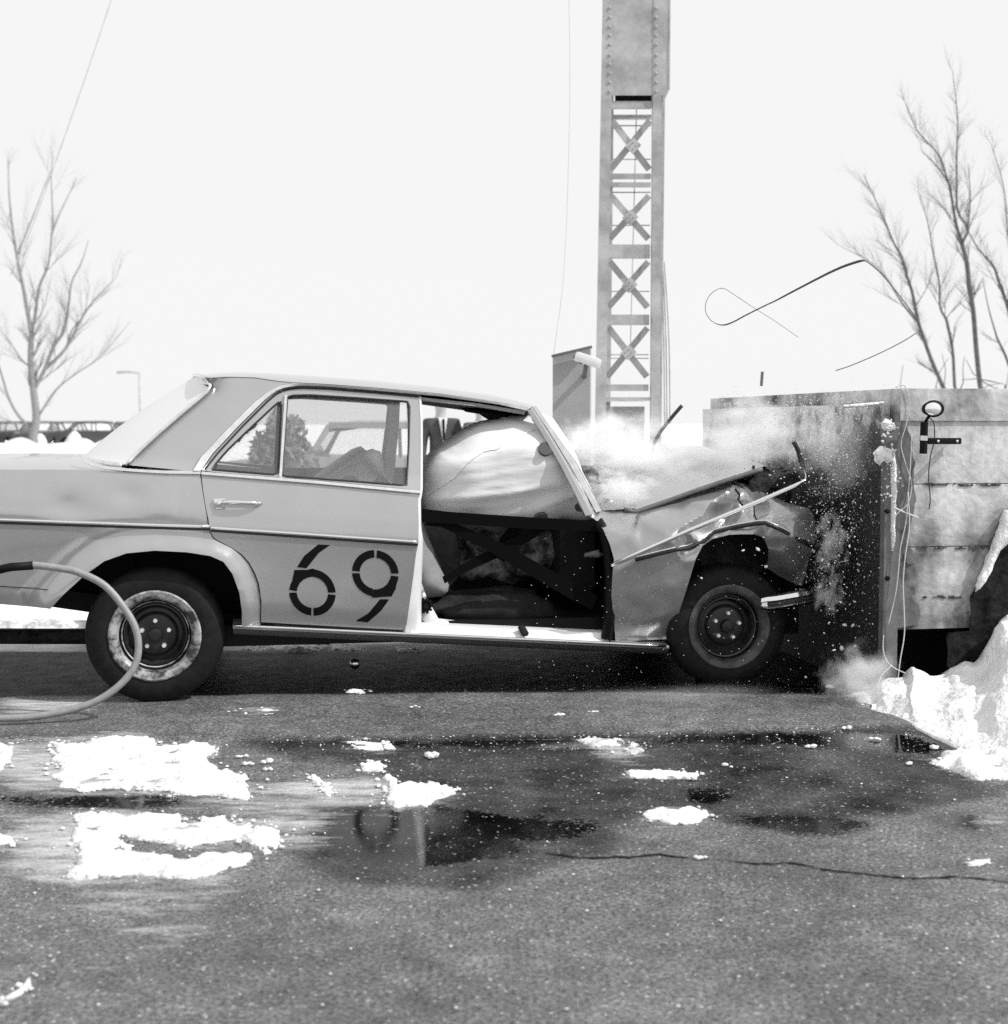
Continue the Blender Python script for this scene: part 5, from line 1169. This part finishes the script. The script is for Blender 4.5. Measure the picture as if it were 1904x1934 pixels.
# ================================================================== PEOPLE
def skin_body(name, joints, edges, root, m, parent, sub=1):
    me = bpy.data.meshes.new(name); me.from_pydata([j[:3] for j in joints], edges, []); o = link(name, me, m, parent)
    md = o.modifiers.new('skin', 'SKIN'); me.skin_vertices.new() if not me.skin_vertices else None
    for i, j in enumerate(joints):
        sv = me.skin_vertices[0].data[i]; sv.radius = (j[3], j[4] if len(j) > 4 else j[3]); sv.use_root = (i == root)
    s = o.modifiers.new('sub', 'SUBSURF'); s.levels = s.render_levels = sub
    bpy.context.view_layer.update()
    ev = o.evaluated_get(bpy.context.evaluated_depsgraph_get()); m2 = bpy.data.meshes.new_from_object(ev); o.modifiers.clear(); o.data = m2
    for p in m2.polygons: p.use_smooth = True
    return o
def person(loc, rz, sc, label, suit, group=None):
    e = empty('person', loc, rz); tag(e, label, 'person', group)
    S = lambda L: [tuple(x * sc for x in j) for j in L]
    J = [(0, 0, .95, .13, .10), (0, 0, 1.15, .13, .10), (0, 0, 1.35, .15, .10), (0, 0, 1.46, .07, .06), (0, 0, 1.54, .055, .055), (0, -.01, 1.62, .085, .095), (0, 0, 1.72, .075, .085)]
    E = [(0, 1), (1, 2), (2, 3), (3, 4), (4, 5), (5, 6)]
    for s in (-1, 1):
        b = len(J); J += [(s * .18, 0, 1.38, .055, .055), (s * .24, .01, 1.12, .045, .045), (s * .25, -.06, .88, .032, .032), (s * .25, -.09, .79, .035, .02)]; E += [(2, b), (b, b + 1), (b + 1, b + 2), (b + 2, b + 3)]
        for f in range(4): k = len(J); J += [(s * .25 - .02 + f * .013, -.105, .72 - (.01 if f in (0, 3) else 0), .008, .008)]; E += [(b + 3, k)]
        k = len(J); J += [(s * .22, -.12, .77, .009, .009)]; E += [(b + 3, k)]
        b = len(J); J += [(s * .09, 0, .88, .09, .09), (s * .11, 0, .48, .06, .06), (s * .12, .02, .09, .04, .04), (s * .13, -.12, .035, .04, .03)]; E += [(0, b), (b, b + 1), (b + 1, b + 2), (b + 2, b + 3)]
    skin_body('body', S(J), E, 0, M['skin'], e)
    J = [(0, 0, .80, .16, .13), (0, 0, 1.0, .17, .13), (0, 0, 1.2, .17, .13), (0, 0, 1.36, .17, .115), (0, .01, 1.46, .085, .075)]; E = [(0, 1), (1, 2), (2, 3), (3, 4)]
    for s in (-1, 1):
        b = len(J); J += [(s * .19, 0, 1.395, .08, .08), (s * .25, .01, 1.13, .065, .065), (s * .255, -.055, .90, .05, .05)]; E += [(3, b), (b, b + 1), (b + 1, b + 2)]
    skin_body('jacket', S(J), E, 1, M[suit], e)
    J = [(0, 0, .90, .13, .11)]; E = []
    for s in (-1, 1): b = len(J); J += [(s * .09, 0, .84, .10, .10), (s * .11, 0, .48, .075, .075), (s * .12, .02, .10, .06, .06)]; E += [(0, b), (b, b + 1), (b + 1, b + 2)]
    skin_body('trousers', S(J), E, 0, M[suit], e)
    bm = bmesh.new(); pts = [(-.055, -.135, 1.47), (.055, -.135, 1.47), (0, -.165, 1.15)]; v = [bm.verts.new(Vector(p) * sc) for p in pts] + [bm.verts.new((Vector(p) + Vector((0, .05, 0))) * sc) for p in pts]
    bm.faces.new(v[:3]); bm.faces.new(v[3:]); [bm.faces.new((v[i], v[(i + 1) % 3], v[3 + (i + 1) % 3], v[3 + i])) for i in range(3)]; fin('shirt', bm, M['shirt'], e, False)
    bm = bmesh.new(); bar(bm, Vector((0, -.15, 1.45)) * sc, Vector((0, -.175, 1.18)) * sc, .03, .006, up=Vector((0, -1, 0))); fin('necktie', bm, M['black'], e, False)
    rs = bmesh.new(); bmesh.ops.create_uvsphere(rs, u_segments=16, v_segments=10, radius=.1 * sc); 
    for v_ in rs.verts: v_.co = Vector((v_.co.x * .9, v_.co.y * 1.05 + .02 * sc, max(v_.co.z, -.02 * sc) + 1.70 * sc))
    fin('hair', rs, M['hair'], e)
    bm = bmesh.new(); bmesh.ops.create_cone(bm, cap_ends=True, segments=6, radius1=.015 * sc, radius2=.006 * sc, depth=.05 * sc, matrix=Matrix.Translation(Vector((0, -.10, 1.64)) * sc)); fin('nose', bm, M['skin'], e)
    return e
person((PY(834, 800, 17.6).x, 17.6, 0), R(12), .955, 'man in a dark suit and tie behind the car, seen over the airbag', 'suit')
person((PY(908, 800, 17.5).x, 17.5, 0), R(-10), .92, 'man in a grey suit further right, half hidden by the airbag', 'suit2')
person((PY(738, 800, 15).x + .1, 24, 0), R(8), .97, 'man in a pale coat behind the car, seen through the rear door window', 'shirt')
# ================================================================== VEHICLES BEHIND
def sedan(name, loc, rz, body_m, label, group=None, detail=True):
    e = empty(name, loc, rz); tag(e, label, 'car', group)
    side = [(-2.3, .35), (-2.33, .6), (-2.28, .85), (-1.6, .93), (-1.35, .95), (1.0, .98), (1.9, .92), (2.25, .85), (2.32, .6), (2.3, .35), (1.85, .3), (1.8, .5), (1.6, .65), (1.35, .65), (1.15, .5), (1.1, .28), (-1.0, .28), (-1.05, .5), (-1.25, .65), (-1.5, .65), (-1.7, .5), (-1.75, .3)]
    P2, fc = tri_region(side, step=.35); bm = bmesh.new()
    for sg in (-1, 1):
        V = {i: bm.verts.new((P2[i][0], sg * (.83 + .04 * math.sin(max(0, min(1, (P2[i][1] - .28) / .7)) * math.pi)), P2[i][1])) for i in {i for f in fc for i in f}}
        for f in fc: bm.faces.new([V[i] for i in f])
    n = len(side)
    for i in range(n):
        a, b_ = side[i], side[(i + 1) % n]; ya = .83 + .04 * math.sin(max(0, min(1, (a[1] - .28) / .7)) * math.pi); yb = .83 + .04 * math.sin(max(0, min(1, (b_[1] - .28) / .7)) * math.pi)
        bm.faces.new([bm.verts.new(q) for q in ((a[0], -ya, a[1]), (b_[0], -yb, b_[1]), (b_[0], yb, b_[1]), (a[0], ya, a[1]))])
    bmesh.ops.remove_doubles(bm, verts=bm.verts, dist=.0005); fin('body', bm, M[body_m], e, 30)
    bm = bmesh.new(); rows = []
    for (x, z, yy) in ((-1.0, 1.36, .60), (-.75, 1.41, .62), (.3, 1.42, .62), (.62, 1.37, .60)): rows.append([(x, -yy - .03, z - .03), (x, -yy + .05, z + .005), (x, 0, z + .03), (x, yy - .05, z + .005), (x, yy + .03, z - .03)])
    loft(rows, bm); loft([[(p[0], p[1], p[2] - .05) for p in r] for r in rows], bm); fin('roof', bm, M[body_m], e, 50)
    for s in (-1, 1):
        bm = bmesh.new()
        for (a, b_) in (((-1.45, .93), (-1.0, 1.37)), ((.85, .96), (.62, 1.37)), ((-.2, .96), (-.2, 1.38))): bar(bm, (a[0], s * .80, a[1]), (b_[0], s * .63, b_[1]), .05, .06)
        bar(bm, (-1.0, s * .64, 1.38), (.62, s * .64, 1.38), .05, .08)
        fin('window_frame', bm, M[body_m], e, False)
    bm = bmesh.new(); loft([[(-1.45, -.78, .94), (.85, -.78, .96), (.85, .78, .96), (-1.45, .78, .94)], [(-.98, -.62, 1.38), (.60, -.62, 1.38), (.60, .62, 1.38), (-.98, .62, 1.38)]], bm, True); fin('windows', bm, M['window'], e, False)
    for (x, s) in ((-1.38, -1), (-1.38, 1), (1.47, -1), (1.47, 1)):
        bm = bmesh.new(); lathe(bm, [(.0, -.09), (.17, -.09), (.2, -.1), (.3, -.1), (.32, -.07), (.32, .07), (.3, .1), (0, .1)], (0, 0, 0), 28); wl = fin('wheel', bm, M['tyre'], e, 40); wl.location = (x, s * .74, .32)
        bm = bmesh.new(); lathe(bm, [(0, -.11), (.1, -.108), (.17, -.1), (.17, .1), (.1, .108), (0, .11)], (0, 0, 0), 20); fin('hub_cap', bm, M['chrome_dull'], wl)
    bm = bmesh.new(); bar(bm, (-2.38, -.8, .5), (-2.38, .8, .5), .08, .1); fin('rear_bumper', bm, M['chrome_dull'], e, False)
    bm = bmesh.new(); bar(bm, (2.36, -.8, .5), (2.36, .8, .5), .08, .1); fin('front_bumper', bm, M['chrome_dull'], e, False)
    return e
p = PY(584, 862, 18.45); sedan('parked_sedan', (p.x + .85, 19.3, -.07), R(180), 'far_mid', 'grey parked sedan seen through the windows of the crashed car')
g_far = 'cars parked in a row across the snow field'
far0 = sedan('parked_car', (PY(85, 810, 72).x, 72, .02), R(90), 'far_dark', 'dark car directly right of the leafless tree trunk in the far row', g_far)
for i, (u, Y, lab, rz, mm) in enumerate(((10, 74, 'dark car left of the tree trunk in the far row', 80, 0), (185, 72, 'dark car nearest the rear window of the crashed sedan', 8, 0), (130, 76, 'car between two snow heaps in the far row', 95, 0), (-60, 75, 'dark car at the left end of the far row', 85, 0), (250, 80, 'dark car hidden behind the rear window of the crashed sedan', 90, 0))):
    c = copy_tree(far0); c.location = (PY(u, 810, Y).x, Y, .02); c.rotation_euler = (0, 0, R(rz)); c['label'] = lab
# snow heaps in front of the far cars
def heap(u, v, Y, rw, rh, label):
    c = PY(u, v, Y); c.z = 0; bm = bmesh.new(); bmesh.ops.create_icosphere(bm, subdivisions=4, radius=1)
    for q in bm.verts: q.co = Vector((q.co.x * rw, q.co.y * rw * .7, max(q.co.z, -.1) * rh)); q.co += noise.noise_vector(q.co * 1.2) * .12 * rh; q.co += c
    tag(fin('snow_heap', bm, M['snow'], None, True), label, 'snow heap', 'snow heaps along the far car row')
for i, (u, Y, rw, rh, lb) in enumerate(((158, 62, .9, .85, 'round snow heap between the two dark far cars'), (140, 62, .6, 1.25, 'tallest round snow heap right of the tree trunk'), (40, 62, 1.3, .9, 'snow heap left of the tree trunk'), (75, 64, .5, 1.1, 'small snow heap behind the tree trunk'), (215, 62, 1.4, .9, 'broad snow heap beside the rear window'), (-30, 62, 2.5, .7, 'snow heap at the left border'))): heap(u, 830, Y, rw * .8, rh * .78, lb)
# low wall of snow under the far row
bm = bmesh.new(); rows = []
for k in range(60):
    x = lerp(-36, 6, k / 59); rows.append([(x, 57, -.1), (x, 58, .45 + .12 * noise.noise(Vector((x, 0, 0)))), (x, 60, .5 + .15 * noise.noise(Vector((x * .7, 4, 0)))), (x, 62, -.1)])
loft(rows, bm); tag(fin('snow_ridge', bm, M['snow'], None, True), 'long low snow ridge across the far side of the field', 'snow ridge')
# dark bush
def bush(u, v, Y, rw, rh, label):
    c = PY(u, v, Y); bm = bmesh.new(); rnd = random.Random(2)
    for k in range(2600):
        d = Vector((rnd.gauss(0, 1), rnd.gauss(0, 1), rnd.gauss(0, 1))).normalized() * (rnd.random() ** .4); d = d * (1 + .25 * noise.noise(d * 2))
        p = Vector((c.x + d.x * rw, Y + d.y * rw, c.z / 2 + d.z * c.z / 2 + .05)); a = Vector((rnd.gauss(0, 1), rnd.gauss(0, 1), rnd.gauss(0, 1))).normalized() * .06; b_ = a.orthogonal().normalized() * .03
        bm.faces.new([bm.verts.new(p - a), bm.verts.new(p + b_), bm.verts.new(p + a), bm.verts.new(p - b_)])
    e = empty('bush', (0, 0, 0)); tag(e, label, 'bush'); fin('foliage', bm, M['bush'], e, False)
    bm = bmesh.new()
    for k in range(6): tube(bm, [(c.x, Y, 0), (c.x + random.uniform(-.3, .3), Y + random.uniform(-.3, .3), c.z * .8)], [.03, .008], 6)
    fin('stems', bm, M['bark'], e)
bush(532, 785, 16, .36, 1.4, 'dark rounded bush seen through the rear side windows')
# lamp post far left
lpz = empty('street_lamp', (PY(265, 800, 90).x, 90, 0)); tag(lpz, 'slim street lamp far behind the rear window', 'street lamp')
bm = bmesh.new(); tube(bm, [(0, 0, 0), (0, 0, 4.5)], .07, 8); fin('pole', bm, M['steel'], lpz)
bm = bmesh.new(); tube(bm, [(0, 0, 4.5), (-.7, 0, 4.55), (-1.4, 0, 4.5)], .08, 8); fin('lamp_head', bm, M['steel'], lpz)
# ================================================================== TREES
def tree(limbs, Y, r0, label, twig=1.0, m='bark', seed=1, depth=3, group=None):
    rnd = random.Random(seed); base = limbs[0][0][0]; b0 = PY(base[0], base[1], Y); e = empty('bare_tree', (b0.x, Y, 0)); tag(e, label, 'tree', group); off = Vector((b0.x, Y, 0))
    tb, cb = bmesh.new(), bmesh.new(); px1 = Y / F
    def grow(bm, p, d, L, r, lev):
        n = 5; pts = [p]; rs = [r]; q = p.copy(); dd = d.copy()
        for i in range(n):
            dd = (dd + Vector((rnd.gauss(0, .08), rnd.gauss(0, .08), rnd.gauss(.03, .06)))).normalized(); q = q + dd * (L / n); pts.append(q.copy()); rs.append(r * (1 - .8 * (i + 1) / n))
        tube(bm, pts, rs, 4, False)
        if lev > 0:
            for i in range(1, n + 1):
                for _ in range(2 if rnd.random() < .5 else 1):
                    nd = (dd + Vector((rnd.gauss(0, .4), rnd.gauss(0, .4), rnd.gauss(.1, .2)))).normalized(); grow(bm, pts[i], nd, L * rnd.uniform(.4, .7), rs[i] * .6, lev - 1)
    for li, (pts, ra, rb) in enumerate(limbs):
        n = len(pts); dy = 0; q = []
        side = rnd.uniform(-1, 1) * (0 if li == 0 else 1)
        for i, (u, v) in enumerate(pts): q.append(PY(u, v, Y + side * i * 8 * px1) - off)
        if li == 0: q[0].z = min(q[0].z, 0) if q[0].z < .5 else q[0].z; 
        if li == 0 and q[0].z > 0: q = [Vector((q[0].x - (q[1].x - q[0].x) * .5, q[0].y, 0))] + q
        q = catmull(q, 4); N = len(q); rs = [lerp(ra, rb, i / (N - 1)) * px1 * .85 for i in range(N)]
        tube(tb if li == 0 else cb, q, rs, 8 if li == 0 else 6, li != 0)
        for i in range(3 if li == 0 else 1, N):
            if rnd.random() < .8 * twig and (li > 0 or i > N * .5):
                d = (q[min(i + 1, N - 1)] - q[i - 1]).normalized(); nd = (d + Vector((rnd.gauss(0, .5), rnd.gauss(0, .5), rnd.gauss(.1, .2)))).normalized()
                grow(cb, q[i], nd, rnd.uniform(35, 100) * px1 * (1 - .4 * i / N), max(.42, rs[i] / px1 * .30) * px1, depth - 1)
    fin('trunk', tb, M[m], e); fin('crown', cb, M[m], e)
zl = lambda L: [(x * .3518, 226.7 + y * .3518) for x, y in L]
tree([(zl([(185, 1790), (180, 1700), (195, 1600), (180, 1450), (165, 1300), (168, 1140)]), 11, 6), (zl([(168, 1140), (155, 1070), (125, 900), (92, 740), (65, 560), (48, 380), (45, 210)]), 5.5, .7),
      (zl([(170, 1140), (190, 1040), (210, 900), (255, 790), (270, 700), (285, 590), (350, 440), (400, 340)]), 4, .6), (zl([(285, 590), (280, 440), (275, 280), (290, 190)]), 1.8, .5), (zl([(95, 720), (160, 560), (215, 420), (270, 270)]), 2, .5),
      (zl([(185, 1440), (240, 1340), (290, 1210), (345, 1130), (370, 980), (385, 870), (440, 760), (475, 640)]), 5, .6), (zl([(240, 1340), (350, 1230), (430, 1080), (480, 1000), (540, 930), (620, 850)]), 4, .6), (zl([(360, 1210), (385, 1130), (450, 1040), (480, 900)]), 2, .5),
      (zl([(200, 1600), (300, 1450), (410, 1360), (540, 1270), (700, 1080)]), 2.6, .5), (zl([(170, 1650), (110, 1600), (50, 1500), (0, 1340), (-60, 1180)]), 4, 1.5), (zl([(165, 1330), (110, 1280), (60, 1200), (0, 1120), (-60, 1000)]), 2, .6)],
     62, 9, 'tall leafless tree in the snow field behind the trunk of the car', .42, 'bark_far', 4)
zr = lambda L: [(1246.6 + x * .3906, 75.6 + y * .3906) for x, y in L]
gt = 'leafless trees behind the barrier'
tree([(zr([(1390, 1760), (1365, 1670), (1310, 1540), (1250, 1370)]), 5.5, 4), (zr([(1250, 1370), (1220, 1220), (1200, 1160), (1170, 1050), (1130, 980), (1090, 880), (1050, 790), (985, 650)]), 4, .7), (zr([(1250, 1370), (1170, 1270), (1100, 1160), (1010, 1070), (880, 1000)]), 2.6, .5)], 28, 5, 'leftmost leafless tree behind the barrier, leaning left', .85, 'bark', 8, group=gt)
tree([(zr([(1440, 1760), (1425, 1670), (1415, 1500), (1385, 1350)]), 4.2, 3.2), (zr([(1385, 1350), (1355, 1290), (1350, 1170), (1320, 1020), (1295, 880), (1260, 760)]), 3, .6)], 27, 5, 'thin upright leafless tree second from the left behind the barrier', .85, 'bark', 12, group=gt)
tree([(zr([(1560, 1760), (1548, 1670), (1530, 1500), (1515, 1310), (1495, 1200), (1485, 1080), (1460, 985)]), 6, 5), (zr([(1460, 985), (1430, 880), (1410, 760), (1395, 690), (1330, 600), (1270, 540)]), 4, .7), (zr([(1462, 980), (1490, 910), (1440, 830), (1435, 700), (1435, 560), (1440, 400), (1430, 280), (1415, 150)]), 3.2, .6), (zr([(1395, 690), (1350, 560), (1280, 480), (1240, 430), (1190, 310)]), 2.2, .6), (zr([(1490, 910), (1500, 750), (1490, 600)]), 2, .5)], 25, 5, 'tallest thick leafless tree behind the spot lamp', .85, 'bark', 15, group=gt)
tree([(zr([(1760, 1760), (1740, 1500), (1683, 1290)]), 6, 4.5), (zr([(1683, 1290), (1640, 1170), (1610, 1090), (1540, 1010), (1500, 940)]), 4, 1), (zr([(1683, 1290), (1700, 1100), (1680, 900), (1660, 700), (1600, 500)]), 2.5, .6)], 26, 5, 'leafless tree at the right border with a branch leaning left', .85, 'bark', 21, group=gt)
tree([(zr([(1730, 1760), (1683, 1560), (1630, 1440)]), 4, 2.5), (zr([(1630, 1440), (1590, 1300), (1560, 1150)]), 2, .6)], 24, 4, 'small leafless sapling low at the right border', .4, 'bark', 23, group=gt)
def brush():
    bm = bmesh.new(); rnd = random.Random(9)
    for k in range(420):
        x = rnd.uniform(6.6, 11.5); y = rnd.uniform(18, 24); L = rnd.uniform(.5, 1.0); p = Vector((x, y, rnd.uniform(.9, 1.9) if x > 6.8 else rnd.uniform(.9, 1.4))); q = [Vector((x + rnd.uniform(-.3, .3), y, 0)), p.copy()]; d = Vector((rnd.gauss(0, 1), rnd.gauss(0, .5), rnd.gauss(.1, .4))).normalized()
        for i in range(3): d = (d + Vector((rnd.gauss(0, .4), 0, rnd.gauss(0, .3)))).normalized(); p = p + d * L / 3; q.append(p.copy())
        tube(bm, q, [.012, .010, .008, .006, .004], 4, False)
    tag(fin('brushwood', bm, M['bark'], None), 'tangle of bare twigs along the top of the barrier', 'brushwood', kind='stuff')
brush()
wire([(230, -60), (210, 0), (160, 150), (110, 292), (60, 430), (20, 520)], .006, 'steel', 'single thin wire slanting across the sky at upper left', frame='Y', Y=20, name='overhead_wire', cat='wire')
wire([(1074, -60), (1076, 200), (1066, 500), (1046, 668)], .0014, 'steel', 'faint hanging wire reaching the cabinet left of the tower', frame='Y', Y=10.9, name='overhead_wire', cat='wire')
# ================================================================== SMOKE
def smoke(name, c, rad, dens, scale, label, seed, amp=1.5):
    m = bpy.data.materials.new(name); m.use_nodes = True; t = m.node_tree; t.nodes.remove(t.nodes['Principled BSDF']); N = t.nodes.new; L = t.links.new
    vol = N('ShaderNodeVolumePrincipled'); vol.inputs['Color'].default_value = (.992, .992, .992, 1); vol.inputs['Anisotropy'].default_value = 0.0
    tc = N('ShaderNodeTexCoord'); ln = N('ShaderNodeVectorMath'); ln.operation = 'LENGTH'; L(tc.outputs['Object'], ln.inputs[0])
    nz_ = N('ShaderNodeTexNoise'); nz_.inputs['Scale'].default_value = scale; nz_.inputs['Detail'].default_value = 4; nz_.inputs['Roughness'].default_value = .6; nz_.inputs['Distortion'].default_value = .3
    ad = N('ShaderNodeVectorMath'); ad.operation = 'ADD'; ad.inputs[1].default_value = (seed, seed * .7, 0); L(tc.outputs['Object'], ad.inputs[0]); L(ad.outputs[0], nz_.inputs[0])
    # edge broken by the noise
    s1 = N('ShaderNodeMath'); s1.operation = 'MULTIPLY_ADD'; L(nz_.outputs[0], s1.inputs[0]); s1.inputs[1].default_value = amp; s1.inputs[2].default_value = -amp * (.36 if amp >= 3 else .46)
    s2 = N('ShaderNodeMath'); s2.operation = 'ADD'; L(ln.outputs['Value'], s2.inputs[0]); L(s1.outputs[0], s2.inputs[1])
    f = N('ShaderNodeMapRange'); f.interpolation_type = 'SMOOTHSTEP'; f.inputs[1].default_value = .80; f.inputs[2].default_value = .15; f.inputs[3].default_value = 0; f.inputs[4].default_value = dens; L(s2.outputs[0], f.inputs[0])
    g_ = N('ShaderNodeMapRange'); g_.interpolation_type = 'SMOOTHSTEP'; g_.inputs[1].default_value = 1.0; g_.inputs[2].default_value = .7; g_.inputs[3].default_value = 0; g_.inputs[4].default_value = 1; L(ln.outputs['Value'], g_.inputs[0])
    mu = N('ShaderNodeMath'); mu.operation = 'MULTIPLY'; L(f.outputs[0], mu.inputs[0]); L(g_.outputs[0], mu.inputs[1]); L(mu.outputs[0], vol.inputs['Density'])
    L(vol.outputs[0], t.nodes['Material Output'].inputs['Volume'])
    bm = bmesh.new(); bmesh.ops.create_icosphere(bm, subdivisions=3, radius=1.0); o = fin(name, bm, m, None); o.location = W2(c); o.scale = rad; o.rotation_euler = (0, 0, YAW)
    return tag(o, label, 'smoke', 'smoke and dust thrown up by the crash', 'stuff')
SMOKES = [((1160, 850, .60), (.48, .50, .30), 9, 2.6, 'dense white smoke over the windscreen base', 2.0), ((1285, 880, .50), (.62, .45, .27), 8, 2.6, 'white smoke streaming over the buckled hood', 2.0), ((1420, 830, .35), (.46, .42, .32), 6, 2.8, 'pale dust billowing against the upper steel plate', 2.0),
 ((1590, 850, -.1), (.32, .25, .34), 5, 2.6, 'thin dust over the near end of the plate', 2.0), ((1625, 1285, -.58), (.26, .2, .24), 9, 2.6, 'low dust puff at the foot of the edge post', 2.0), ((1300, 1325, -.35), (.85, .25, .13), 1.6, 1.8, 'faint haze drifting over the asphalt by the front tyre', 1.8),
 ((1570, 1025, -.1), (.16, .16, .26), 45, 2.8, 'fluffy burst of dust at the crushed nose', 3.0), ((1566, 1125, -.1), (.13, .13, .20), 40, 2.8, 'small trailing burst of dust under the crushed nose', 3.0), ((1650, 800, .1), (.30, .25, .25), 4, 2.6, 'thin dust rising at the top edge of the plate', 2.0), ((1170, 925, .15), (.26, .22, .14), 14, 2.4, 'smoke wisp at the foot of the windscreen pillar', 2.2)]
for i, ((u, v, ww), rad, dn, scl, lb, am) in enumerate(SMOKES):
    smoke('smoke_cloud', PW(u, v, ww), rad, dn, scl, lb, i * 3.1, am)
